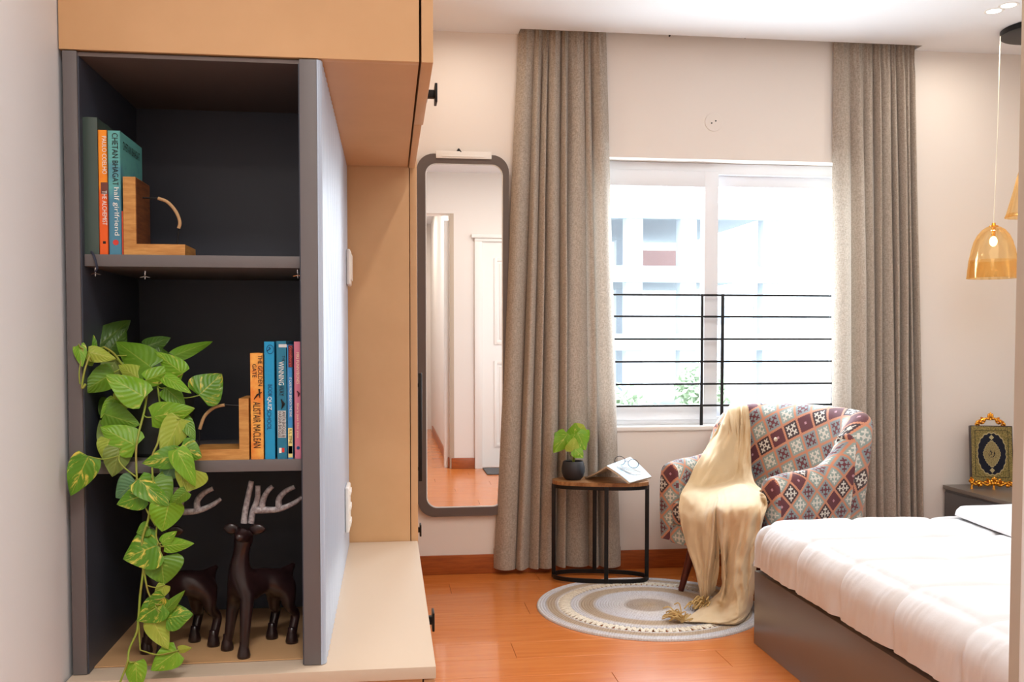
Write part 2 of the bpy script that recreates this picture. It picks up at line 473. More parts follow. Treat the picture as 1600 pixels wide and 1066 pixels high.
for (x, y, z, r, lab) in ((11.9, 34, -1.0, 1.7, 'pale green round tree outside the right half of the window'), (5.6, 26, -1.2, 1.7, 'pale leafy tree outside the left half of the window'),
                          (13.4, 36, -2.6, 1.3, 'low green tree outside beside the right curtain')):
    t = empty('garden_tree', (x, y, -6.5), lab, 'tree')
    m = MB()
    for k in range(7): leaf_blob(m, (x + rnd.uniform(-1, 1) * r * 0.7, y + rnd.uniform(-1, 1) * r * 0.6, z - 0.5 + rnd.uniform(-1, 1) * r * 0.7), r * 0.6, 420, 0.16)
    m.build('crown', M['far_leaf'], t, smooth=False, norm=False)['kind'] = 'stuff'
    MB().cyl((x, y, -6.5), (x + 0.2, y, z), 0.16, 0.08, 10).build('tree_trunk', M['trunk'], t)

# ------------------------------------------------------------------ wardrobe, wall cabinet and console
ZL, ZU, YF, YB = 0.685, 1.618, 1.5, 2.415
wd = empty('wardrobe', (-0.2, 3.6, 0), 'tall beige wardrobe behind the fluted panel, black pulls on its front', 'wardrobe')
MB().box((XL + 0.002, YB, 0), (0.0525, YB + 0.02, ZC - 0.004), bev=0.0008).build('side_panel', M['lam'], wd)
MB().box((XL + 0.002, YB + 0.02, 0.06), (0.048, YW - 0.003, ZC - 0.004)).build('body', M['lam'], wd, smooth=False)
ys = [YB + 0.001, 3.02, 3.63, 4.24, YW - 0.004]
for k in range(4):
    dd = MB().box((0.0545, ys[k] + 0.0015, 0.06), (0.072, ys[k + 1] - 0.0015, ZC - 0.01), bev=0.001).build('door', M['lam'], wd)
    if k == 1:
        h = MB(); y = 3.10
        h.box((0.094, y - 0.006, 0.735), (0.106, y + 0.006, 1.085), bev=0.002).box((0.072, y - 0.005, 0.77), (0.096, y + 0.005, 0.782)).box((0.072, y - 0.005, 1.04), (0.096, y + 0.005, 1.052))
        h.build('handle', M['black'], dd)
def pull(parent, x, y, z, s=1.0):
    m = MB()
    m.box((x - 0.001, y - 0.014 * s, z - 0.014 * s), (x + 0.003, y + 0.014 * s, z + 0.014 * s), bev=0.0008)
    m.box((x + 0.002, y - 0.008 * s, z - 0.008 * s), (x + 0.018, y + 0.008 * s, z + 0.008 * s), bev=0.0015)
    m.box((x + 0.016, y - 0.02 * s, z - 0.019 * s), (x + 0.021, y + 0.02 * s, z + 0.019 * s), bev=0.0012)
    return m.build('handle', M['black'], parent)

uc = empty('wall_cabinet', (-0.2, 1.95, ZU), 'beige wall cabinet filling the top left above the grey shelves', 'cabinet')
MB().box((XL + 0.002, YF, ZU), (0.049, YF + 0.018, ZC - 0.003), bev=0.0006).build('end_panel', M['lam'], uc)
MB().box((XL + 0.002, YF + 0.018, ZU + 0.002), (0.049, YB - 0.002, ZU + 0.02)).build('bottom_panel', M['lam'], uc, smooth=False)
MB().box((XL + 0.002, YF + 0.018, ZU + 0.02), (0.047, YB - 0.002, ZC - 0.003)).build('body', M['lam_edge'], uc, smooth=False)
d1 = MB().box((0.0525, YF - 0.002, ZU - 0.001), (0.0705, 1.93, ZC - 0.008), bev=0.001).build('door', M['lam'], uc)
d2 = MB().box((0.0525, 1.933, ZU - 0.001), (0.0675, YB - 0.003, ZC - 0.008), bev=0.001).build('door', M['lam'], uc)
pull(d1, 0.0705, 1.80, 1.645, 0.9)

bc = empty('console_cabinet', (-0.2, 1.95, 0), 'low beige console cabinet with a wide flat top and black pulls, bottom left', 'cabinet')
MB().box((XL + 0.004, 1.472, ZL - 0.019), (0.0705, YB - 0.002, ZL), bev=0.0012).build('worktop', M['worktop'], bc)
MB().box((XL + 0.004, 1.482, 0.07), (0.050, YB - 0.002, ZL - 0.020)).box((XL + 0.03, 1.52, 0), (0.02, YB - 0.01, 0.07)).build('body', M['lam'], bc, smooth=False)
z = ZL - 0.023
for k, hgt in enumerate((0.19, 0.2, 0.2)):
    f = MB().box((0.0525, 1.480, z - hgt + 0.003), (0.0695, YB - 0.004, z), bev=0.001).build('drawer_front', M['lam'], bc)
    if k == 0: pull(f, 0.0695, at(672, 969, X=0.082).y, at(672, 969, X=0.082).z, 1.0)
    z -= hgt
p = at(654, 828, X=0.085); pull(wd, 0.072, p.y, p.z, 0.9)

# ------------------------------------------------------------------ grey shelving niche
sh = empty('shelf_unit', (-0.29, 1.66, ZL), 'tall dark grey open shelf unit with two shelves, left of the fluted panel', 'shelf')
z0, z1 = ZL + 0.001, ZU - 0.002
MB().box((-0.4735, YF, z0), (-0.4535, 1.84, z1), bev=0.0006).build('side_panel', M['grey'], sh)
MB().box((-0.132, YF, z0), (-0.1065, 1.84, z1), bev=0.0006).build('side_panel', M['grey'], sh)
MB().box((-0.4535, 1.83, z0), (-0.132, 1.84, z1)).build('back_panel', M['dark_in'], sh, smooth=False)
MB().box((-0.4535, YF + 0.004, z0), (-0.4515, 1.83, z1 - 0.006)).build('lining', M['dark_in'], sh, smooth=False)
MB().box((-0.134, YF + 0.004, z0), (-0.132, 1.83, z1 - 0.006)).build('lining', M['dark_in'], sh, smooth=False)
MB().box((-0.4535, YF + 0.006, z1 - 0.006), (-0.132, 1.83, z1)).build('top_panel', M['brown_in'], sh, smooth=False)
ZS1, ZS2 = 1.319, 1.006
for z in (ZS1, ZS2):
    MB().box((-0.4505, YF + 0.012, z - 0.018), (-0.1345, 1.828, z), bev=0.0006).build('shelf_board', M['grey'], sh)
MB().box((-0.4525, YF + 0.03, z0), (-0.133, 1.83, z0 + 0.0015)).build('floor_panel', M['lam'], sh, smooth=False)
for (x, y) in ((-0.4435, 1.54), (-0.385, 1.60), (-0.140, 1.54)):
    m = MB(); zz = ZS1 - 0.0195
    m.cyl((x, y, zz + 0.001), (x, y, zz - 0.012), 0.0022, 0.001, 8)
    for a in range(4): m.tube([(x, y, zz - 0.007), (x + 0.008 * math.cos(a * 1.571), y + 0.008 * math.sin(a * 1.571) * 0.5, zz - 0.009 + 0.004 * (a % 2))], [0.0016, 0.0006], 6)
    m.build('shelf_clip', M['chrome'], sh)
# fluted wall panel
fp = MB(); prof = []
y = YF + 0.0; N = 30; per = (YB - 0.012 - YF) / N
for k in range(N):
    for q, dx in ((0.0, -0.0055), (0.06, -0.0055), (0.1, -0.003), (0.22, -0.0008), (0.5, 0.0), (0.78, -0.0008), (0.9, -0.003), (0.94, -0.0055)): prof.append((-0.098 + dx, YF + (k + q) * per))
prof.append((-0.1015, YF + N * per))
out = prof + [(-0.1062, YF + N * per), (-0.1062, YF)]
fp.prism(out, 'z', ZL + 0.001, ZU - 0.002)
tag(fp.build('fluted_panel', M['flute'], smooth=False), 'grey vertically fluted wall panel between shelf unit and wardrobe', 'wall panel')

# switches on the fluted panel
def wall_switch(px_, y0, y1, Yp, lab, rockers):
    zt, zb = at(px_, y0, Y=Yp).z, at(px_, y1, Y=Yp).z
    e = empty('switch_plate', (-0.098, Yp, (zt + zb) / 2), lab, 'switch')
    MB().box((-0.098, Yp - 0.055, zb), (-0.0885, Yp + 0.03, zt), bev=0.006, seg=3).build('plate', M['white_pl'], e)
    for k in range(rockers):
        h = (zt - zb) / max(rockers, 1)
        MB().box((-0.090, Yp - 0.042, zb + h * k + 0.012), (-0.0855, Yp + 0.018, zb + h * (k + 1) - 0.010), bev=0.0022).build('rocker', M['white_pl'], e)
wall_switch(543, 392, 447, 2.36, 'white blank plate high on the fluted panel, rounded ends', 1)
wall_switch(541, 756, 826, 2.22, 'white switch plate with rockers low on the fluted panel', 3)

# ------------------------------------------------------------------ mirror
mi = empty('wall_mirror', (0.37, 4.84, 0.30), 'tall wall mirror with rounded corners in a dark taupe frame', 'mirror')
def rrect(x0, x1, z0, z1, r, n=8):
    out = []
    for cx, cz, a0 in ((x1 - r, z1 - r, 0), (x0 + r, z1 - r, 90), (x0 + r, z0 + r, 180), (x1 - r, z0 + r, 270)):
        for k in range(n + 1):
            a = R(a0 + 90 * k / n); out.append((cx + r * math.cos(a), cz + r * math.sin(a)))
    return out
mx0, mx1, mz0, mz1 = 0.142, 0.605, 0.300, 2.118
def ring_mesh(o, i, y0, y1):
    m = MB(); n = len(o)
    A = [m.bm.verts.new((p[0], y0, p[1])) for p in o]; B = [m.bm.verts.new((p[0], y0, p[1])) for p in i]
    C = [m.bm.verts.new((p[0], y1, p[1])) for p in o]; D = [m.bm.verts.new((p[0], y1, p[1])) for p in i]
    for k in range(n):
        j = (k + 1) % n
        for q in ((A[k], A[j], B[j], B[k]), (C[k], C[j], D[j], D[k]), (A[k], A[j], C[j], C[k]), (B[k], B[j], D[j], D[k])): m.bm.faces.new(q)
    return m
ring_mesh(rrect(mx0, mx1, mz0, mz1, 0.085), rrect(mx0 + 0.044, mx1 - 0.03, mz0 + 0.044, mz1 - 0.046, 0.055), 4.822, YW - 0.001).build('frame', M['mirframe'], mi)
ring_mesh(rrect(mx0 + 0.044, mx1 - 0.03, mz0 + 0.044, mz1 - 0.046, 0.055), rrect(mx0 + 0.049, mx1 - 0.035, mz0 + 0.049, mz1 - 0.051, 0.052), 4.828, YW - 0.001).build('bevel_edge', M['white_edge'], mi)
m = MB(); m.prism(rrect(mx0 + 0.048, mx1 - 0.034, mz0 + 0.048, mz1 - 0.05, 0.053), 'y', 4.832, YW - 0.002)
m.build('mirror_glass', M['mirror'], mi, smooth=False)
a, b = at(681, 247, Y=4.82), at(768, 239, Y=4.82)
MB().box((a.x, 4.815, a.z), (b.x, 4.832, b.z + 0.004), bev=0.002).box((a.x + 0.03, 4.812, a.z + 0.008), (b.x - 0.04, 4.817, a.z + 0.014), bev=0.001).build('hanging_strip', M['white_pl'], mi)
tag(MB().tube([(0.345, 4.845, 2.135), (0.352, 4.82, 2.14), (0.365, 4.815, 2.128)], [0.004, 0.007, 0.002], 8).build('wall_hook', M['black']), 'tiny black hook on the wall just above the mirror', 'hook')

# ------------------------------------------------------------------ wall plate and ceiling marks
p = at(1115, 191, Y=YW)
jp = empty('junction_cover', (p.x, YW, p.z), 'round white cover plate with two screws above the window', 'cover plate')
MB().tube([(p.x, YW - 0.004, p.z), (p.x, YW, p.z)], [0.046, 0.048], 32).build('plate', M['wall'], jp)
for dx, dz in ((-0.012, -0.006), (0.01, 0.006)):
    MB().cyl((p.x + dx, YW - 0.006, p.z + dz), (p.x + dx, YW - 0.003, p.z + dz), 0.004, seg=10).build('screw', M['black'], jp)

# ------------------------------------------------------------------ curtains
def linen(name, c1, c2):
    m = mat(name, c1, 0.85, sheen=0.2); nt = NT(m); b = nt.n['Principled BSDF']
    co = coords(nt)
    a = noise_tex(nt, co, 260, 2, 0.7, (1, 1, 0.25)); d = noise_tex(nt, co, 260, 2, 0.7, (0.3, 0.3, 1.3))
    f = (E(nt, a) + E(nt, d)) * 0.5
    nt.l.new(ramp(nt, f, [(0.38, c1), (0.62, c2)]), b.inputs['Base Color'])
    bn = nt.n.new('ShaderNodeBump'); bn.inputs['Strength'].default_value = 0.35; bn.inputs['Distance'].default_value = 0.001
    nt.l.new(f.v, bn.inputs['Height']); nt.l.new(bn.outputs[0], b.inputs['Normal'])
    tr = nt.n.new('ShaderNodeBsdfTranslucent'); tr.inputs[0].default_value = c2
    mx = nt.n.new('ShaderNodeMixShader'); mx.inputs[0].default_value = 0.12
    nt.l.new(b.outputs[0], mx.inputs[1]); nt.l.new(tr.outputs[0], mx.inputs[2]); nt.l.new(mx.outputs[0], nt.n['Material Output'].inputs[0])
    return m
M['linen'] = linen('grey_linen', rgb(150, 138, 124), rgb(196, 184, 170))
def curtain(lab, xt0, xt1, xb0, xb1, folds, seed, lining_side):
    """folds: relative widths of the pleats"""
    e = empty('curtain', ((xb0 + xb1) / 2, 4.80, 0.03), lab, 'curtain', 'floor length linen curtains')
    rr = random.Random(seed)
    tot = sum(folds); edges = [0]
    for f in folds: edges.append(edges[-1] + f / tot)
    nper = 14; nz = 46; rows = []
    amp = [rr.uniform(0.75, 1.15) for _ in folds]; skew = [rr.uniform(-0.3, 0.3) for _ in folds]; wob = [rr.uniform(0, 6) for _ in folds]
    for i in range(nz + 1):
        s = i / nz                                   # 0 top .. 1 bottom
        z = 2.845 - s * (2.845 - (0.028))
        g = min(1, s / 0.5); row = []
        for k in range(len(folds)):
            for q in range(nper):
                t = q / nper
                tt = edges[k] + (edges[k + 1] - edges[k]) * t
                x = (xt0 + (xt1 - xt0) * tt) * (1 - s) + (xb0 + (xb1 - xb0) * tt) * s
                env = abs(math.sin(math.pi * t))
                sharp = env ** (0.7 + 0.25 * (1 - g) + 0.3 * (amp[k] - 0.95))
                a = (0.028 + 0.030 * g) * amp[k]
                pin = math.exp(-((s - 0.055) / 0.022) ** 2) * 0.5
                # pinch pleat: small triple fold near the top
                tri = 0.006 * math.cos(6 * math.pi * t) * math.exp(-((s - 0.05) / 0.05) ** 2)
                yy = 4.832 - a * (sharp * (1 - pin)) + tri * env
                x += skew[k] * 0.05 * math.sin(math.pi * t) * g + 0.004 * math.sin(wob[k] + 5 * s)
                yy += 0.004 * math.sin(wob[k] * 2 + 7 * s + 3 * t)
                row.append((x, min(yy, 4.844), z + 0.004 * math.sin(tt * 9 + seed)))
        xe = (xt1 * (1 - s) + xb1 * s); row.append((xe, 4.832, z))
        rows.append(row)
    m = MB(); m.grid(rows); m.build('fabric', M['linen'], e, ang=80)
    # hem band
    m = MB(); m.grid([[(p[0], p[1] - 0.0022, p[2] + 0.10) for p in rows[-1]], [(p[0], p[1] - 0.0022, p[2] + 0.001) for p in rows[-1]]]); m.build('hem', M['linen'], e, ang=80)
    m = MB(); m.grid([[(p[0], p[1] - 0.0018, 2.845) for p in rows[0]], [(p[0], p[1] - 0.0018, 2.72) for p in rows[2]]]); m.build('heading_tape', M['linen'], e, ang=80)
    return e
curtain('grey linen curtain hanging left of the window, beside the mirror', 0.665, 1.10, 0.525, 1.19, [1.3, 0.7, 0.5, 1.1, 0.5, 1.4, 0.6, 1.3], 3, 1)
curtain('grey linen curtain hanging right of the window, behind the armchair', 2.315, 2.765, 2.345, 2.86, [1.5, 1.1, 0.8, 0.6, 0.9, 0.5, 0.7, 0.45, 0.5], 8, 0)
tr_ = empty('curtain_track', (1.7, 4.81, 2.85), 'white curtain track hidden in the ceiling pocket above the window', 'curtain track')
MB().box((0.66, 4.80, 2.846), (2.77, 4.825, 2.86)).build('rail', M['white_pl'], tr_)
for pxx, pyy_, wh in ((1046, 53, 'left of the three'), (1164, 56, 'middle of the three'), (1303, 59, 'right of the three')):
    p = at(pxx, pyy_, Y=YW)
    tag(MB().cyl((p.x, YW - 0.006, p.z - 0.01), (p.x, YW, p.z - 0.01), 0.005, seg=8).build('wall_screw', M['black']), 'tiny dark screw under the ceiling above the window, ' + wh, 'screw', 'screws under the curtain pocket')
# ------------------------------------------------------------------ books
M['page'] = mat('book_pages', rgb(226, 216, 196), 0.8, var=(300, rgb(200, 188, 164), (1, 1, 0.02)))
INK = {k: mat('ink_' + k, v, 0.6) for k, v in (('black', rgb(24, 20, 18)), ('white', rgb(238, 238, 232)), ('cream', rgb(245, 225, 190)), ('navy', rgb(20, 70, 120)), ('red', rgb(205, 60, 50)), ('grey', rgb(205, 205, 205)), ('yellow', rgb(232, 216, 140)), ('maroon', rgb(90, 24, 34)), ('coral', rgb(214, 92, 84)))}
def book(lab, xa, xb, y, zb, h, depth, cov, group, round_=0.0):
    """upright book, spine towards the camera; returns (root, spine mesh)"""
    e = empty('book', ((xa + xb) / 2, y + depth / 2, zb), lab, 'book', group)
    t = 0.0012
    m = MB()
    m.box((xa, y, zb), (xa + t, y + depth, zb + h), bev=0.0004, seg=1).box((xb - t, y, zb), (xb, y + depth, zb + h), bev=0.0004, seg=1)
    m.build('cover', cov, e)
    sp = MB()
    n = 8; pts = [(xa + (xb - xa) * k / n, y - round_ * math.sin(math.pi * k / n)) for k in range(n + 1)] + [(xb, y + 0.002), (xa, y + 0.002)]
    sp.prism(pts, 'z', zb, zb + h); s = sp.build('spine', cov, e)
    MB().box((xa + t, y + 0.002, zb + 0.002), (xb - t, y + depth - 0.003, zb + h - 0.002)).build('pages', M['page'], e, smooth=False)
    return e, s
DN = (0, 0, -1); XP = (1, 0, 0)
YBK = 1.518
def bx(px_, py_, Y=YBK): return at(px_, py_, Y=Y)
def spine_text(root, body, px_, ya, yb, wpx, ink, Y=None):
    Y = (Y or YBK) - 0.0006
    a = at(px_, ya, Y=Y); b = at(px_, yb, Y=Y)
    return text_part(body, (a + b) / 2, DN, XP, abs(a.z - b.z), wpx * 1.5 / FPX, INK[ink], root)
def spine_patch(root, name, x0, x1, ya, yb, m, Y=None):
    Y = (Y or YBK)
    a = at(x0, ya, Y=Y); b = at(x1, yb, Y=Y)
    return MB().box((a.x, Y - 0.0004, b.z), (b.x, Y + 0.0006, a.z)).build(name, m, root, smooth=False)
G1, G2 = 'books on the top grey shelf', 'paperbacks on the middle grey shelf'
def bk(lab, x0, x1, ytop, zb, depth, cov, grp, ybot=394, rd=0.0):
    a = bx(x0, ybot).x; b = bx(x1, ybot).x
    return book(lab, a, b, YBK, zb, bx(x0, ytop).z - zb, depth, cov, grp, rd)
b1, _ = bk('tall thick dark green hardback at the left end of the top shelf', 129, 155, 183, ZS1, 0.16, mat('dark_green_cloth', rgb(62, 78, 72), 0.5), G1, rd=0.002)
def two_tone(name, c1, c2, axis_z, soft=0.02, extra=None):
    m = mat(name, c1, 0.45); nt = NT(m); co = coords(nt)
    sx = nt.n.new('ShaderNodeSeparateXYZ'); nt.l.new(co, sx.inputs[0])
    z = E(nt, sx.outputs[2]) + (E(nt, noise_tex(nt, co, 40, 3)) - 0.5) * soft * 3
    f = (z - axis_z) / soft
    cl = f.max(0.0).min(1.0)
    nt.l.new(mixc(nt, cl, c1, c2), nt.n['Principled BSDF'].inputs['Base Color'])
    return m
b2, _ = bk('slim orange paperback between the dark green and teal books', 156, 169.5, 203, ZS1, 0.125, two_tone('orange_cover', rgb(235, 96, 28), rgb(248, 150, 30), 0.10), G1)
spine_text(b2, 'PAULO COELHO', 163, 213, 272, 6.5, 'white'); spine_text(b2, 'THE ALCHEMIST', 163.5, 298, 352, 6.5, 'white')
spine_patch(b2, 'spine_band', 157.5, 169, 285, 303, mat('brown_band', rgb(110, 60, 50), 0.5)); spine_patch(b2, 'emblem', 161, 165.5, 377, 381, INK['black'])
tealm = two_tone('teal_cover', rgb(74, 132, 158), rgb(98, 172, 168), 0.09, 0.05)
b3, _ = bk('teal paperback next to the wooden bookend on the top shelf', 171, 190.5, 204, ZS1, 0.129, tealm, G1)
spine_text(b3, 'CHETAN BHAGAT', 180, 208, 290, 8.5, 'black'); spine_text(b3, 'half girlfriend', 181.5, 293, 368, 9, 'white')
p = bx(181, 379); MB().cyl((p.x, YBK - 0.0006, p.z), (p.x, YBK, p.z), 0.0042, seg=16).build('emblem', INK['red'], b3)
xr = bx(190.5, 394).x
# cover face of the teal book (towards +X)
pa = Vector((xr + 0.0004, YBK + 0.012, 0)); zc = bx(180, 218).z
text_part('CHETAN BHAGAT', (xr + 0.0003, YBK + 0.062, zc - 0.006), (0, 1, 0), (0, 0, 1), 0.10, 0.0125, INK['black'], b3)
b4, _ = bk('thin red paperback squeezed behind the wooden bookend', 191, 193.0, 330, ZS1, 0.11, mat('red_cover', rgb(206, 74, 44), 0.5), G1)
# second shelf
def orange_old():
    m = mat('orange_worn_cover', rgb(226, 130, 50), 0.5, var=(28, rgb(240, 176, 84), (1, 1, 1), 0.4, 0.6)); return m
c1, _ = bk('worn orange paperback beside the wooden bookend on the middle shelf', 392.5, 412, 552, ZS2, 0.11, orange_old(), G2, 716)
spine_text(c1, 'THE GOLDEN', 406.5, 555, 603, 6.5, 'black'); spine_text(c1, 'GATE', 397.5, 569, 590, 6, 'black'); spine_text(c1, 'ALISTAIR MACLEAN', 401.5, 628, 700, 11, 'black')
p = bx(401, 617); MB().tube([bx(397, 624, YBK - 0.001), bx(402, 617, YBK - 0.001), bx(409, 613, YBK - 0.001)], [0.0006, 0.0014, 0.0005], 6).tube([bx(405, 608, YBK - 0.001), bx(406, 622, YBK - 0.001)], [0.0016, 0.0006], 6).build('emblem', INK['black'], c1)
c2, _ = bk('bright blue paperback, second from the orange one on the middle shelf', 414.5, 430, 534, ZS2, 0.12, mat('cyan_cover', rgb(24, 146, 196), 0.4), G2, 716)
spine_text(c2, 'SCHOOL', 420.5, 640, 672, 6.5, 'navy'); spine_text(c2, 'QUIZ', 421, 620, 641, 7, 'white'); spine_text(c2, 'BOOK', 422, 601, 620, 6.5, 'navy')
p = bx(422, 546); m = MB(); m.tube([(p.x + 0.0052 * math.cos(a * 0.35), YBK - 0.0006, p.z + 0.0068 * math.sin(a * 0.35)) for a in range(19)], 0.0004, 5)
m.tube([(p.x - 0.002 + 0.0025 * math.sin(a * 0.6), YBK - 0.0006, p.z + 0.003 - 0.0007 * a) for a in range(9)], 0.0007, 5); m.build('emblem', INK['navy'], c2)
c3, _ = bk('teal blue paperback with a white band near its top on the middle shelf', 433.5, 448.5, 533, ZS2, 0.13, mat('petrol_cover', rgb(32, 116, 146), 0.45), G2, 716)
spine_patch(c3, 'spine_band', 435.5, 448, 538, 543, INK['grey'])
spine_text(c3, 'THE', 443, 556, 565, 4.5, 'black'); spine_text(c3, 'WINNING', 439.5, 565, 602, 8, 'white'); spine_text(c3, 'WAY', 440, 603, 619, 7.5, 'black')
spine_patch(c3, 'author_label', 434, 447, 642, 684, INK['grey']); spine_text(c3, 'ANITA BHOGLE &', 443.6, 643, 683, 5, 'black', YBK - 0.0006); spine_text(c3, 'HARSHA BHOGLE', 437.6, 643, 683, 5, 'black', YBK - 0.0006)
p = bx(441, 632); MB().tube([bx(439, 624, YBK - 0.001), bx(443, 631, YBK - 0.001), bx(440, 639, YBK - 0.001)], [0.0007, 0.0026, 0.0005], 6).build('emblem', INK['black'], c3)
spine_patch(c3, 'emblem', 436, 440, 700, 708, INK['white']); spine_patch(c3, 'emblem', 440.5, 444.5, 700, 707, INK['red'])
c4, _ = bk('slim blue paperback with a yellow foot between teal and pink books', 449.8, 457.8, 539, ZS2, 0.115, mat('midblue_cover', rgb(58, 138, 198), 0.45), G2, 716)
spine_patch(c4, 'spine_band', 450.2, 457.4, 539.5, 574, INK['maroon']); spine_text(c4, 'Goosebumps', 453.9, 541, 573, 5.5, 'coral', YBK - 0.0006)
spine_patch(c4, 'spine_band', 450.2, 457.4, 669, 715, INK['yellow']); spine_text(c4, 'IT CAME FROM BENEATH THE SINK!', 454, 590, 652, 3.6, 'white'); spine_text(c4, 'R. L. STINE', 454, 671, 693, 3.8, 'black', YBK - 0.0006)
spine_patch(c4, 'emblem', 450.6, 457, 697, 709, INK['coral'])
c5, _ = bk('pink paperback against the right side of the grey shelf unit', 460.8, 470.5, 534, ZS2, 0.12, mat('pink_cover', rgb(206, 118, 140), 0.5), G2, 716)
spine_text(c5, 'MRS FUNNYBONES', 465.3, 551, 600, 4, 'cream'); spine_text(c5, 'She\'s just like you', 465.3, 630, 684, 4, 'cream')
p = bx(466, 616); MB().tube([bx(464, 611, YBK - 0.001), bx(467, 615, YBK - 0.001), bx(466, 620, YBK - 0.001)], [0.0006, 0.0018, 0.0006], 6).build('emblem', INK['maroon'], c5)
p = bx(466, 700); MB().cyl((p.x, YBK - 0.0006, p.z), (p.x, YBK, p.z), 0.0026, seg=14).build('emblem', INK['navy'], c5)
# ribbon marker of the green book
pts = [at(143, 393, Y=YBK - 0.002), at(147, 400, Y=1.508), at(150, 410, Y=1.506), at(152, 420, Y=1.506), at(149, 425, Y=1.507)]
MB().tube(pts, 0.0018, 6, flat=0.3).build('ribbon_marker', mat('navy_ribbon', rgb(28, 34, 54), 0.6), b1)

# ------------------------------------------------------------------ wooden bookends
WOODB = mat('oak_bookend', rgb(204, 150, 82), 0.5, var=(14, rgb(176, 118, 56), (2, 2, 14)))
WOODD = mat('walnut_bookend_face', rgb(124, 76, 42), 0.5, var=(14, rgb(92, 52, 28), (2, 2, 14)))
CANE = mat('cane_wrap', rgb(196, 156, 112), 0.7, bump=(500, 0.6))
def bookend(lab, s, xu0, xu1, yt, xb, zb, wire, cane):
    e = empty('bookend', (xu0, 1.57, zb), lab, 'bookend', 'wooden bookends with a cane wrapped loop')
    Y0, Y1 = 1.515, 1.60
    xa, xc = at(xu0, 700 if s < 0 else 390, Y=Y0).x, at(xu1, 700 if s < 0 else 390, Y=Y0).x
    xe = at(xb, 700 if s < 0 else 390, Y=Y0).x
    zt = at(xu0, yt, Y=Y0).z
    lo, hi = min(xa, xc), max(xa, xc); th = 0.0165
    if s > 0:
        up_ = [(lo, zb), (hi, zb + th), (hi, zt), (lo, zt)]; ba = [(lo, zb), (xe, zb), (xe, zb + th), (hi, zb + th)]
    else:
        up_ = [(hi, zb), (hi, zt), (lo, zt), (lo, zb + th)]; ba = [(hi, zb), (lo, zb + th), (xe, zb + th), (xe, zb)]
    MB().prism(up_, 'y', Y0, Y1).build('upright', WOODB, e, smooth=False)
    MB().prism(ba, 'y', Y0, Y1 - 0.004).build('foot', WOODB, e, smooth=False)
    xx = hi if s > 0 else lo
    MB().box((xx - 0.0004, Y0 + 0.002, zb + th), (xx + 0.0008, Y1 - 0.001, zt - 0.001)).build('dark_face', WOODD, e, smooth=False)
    MB().tube([at(a, b, Y=1.555) for a, b in wire], 0.0013, 8).build('wire_loop', M['black'], e)
    MB().tube(spline([at(a, b, Y=1.555) for a, b in cane], 14), 0.0026, 10).build('cane_wrapping', CANE, e)
w1 = [(213, 309), (246, 310), (262, 317), (275, 333), (281, 352), (279, 360), (277, 383)]
bookend('wooden L-shaped bookend holding the teal book on the top shelf', 1, 193.5, 213, 276, 289, ZS1, w1, [(247, 310), (262, 316), (275, 331), (281, 347), (279, 357)])
w2 = [(374, 634), (351, 633), (335, 637), (320, 650), (312, 670), (310, 698)]
bookend('wooden L-shaped bookend holding the orange book on the middle shelf', -1, 389, 374, 623, 300, ZS2, w2, [(351, 633), (335, 637), (320, 650), (312, 671)])

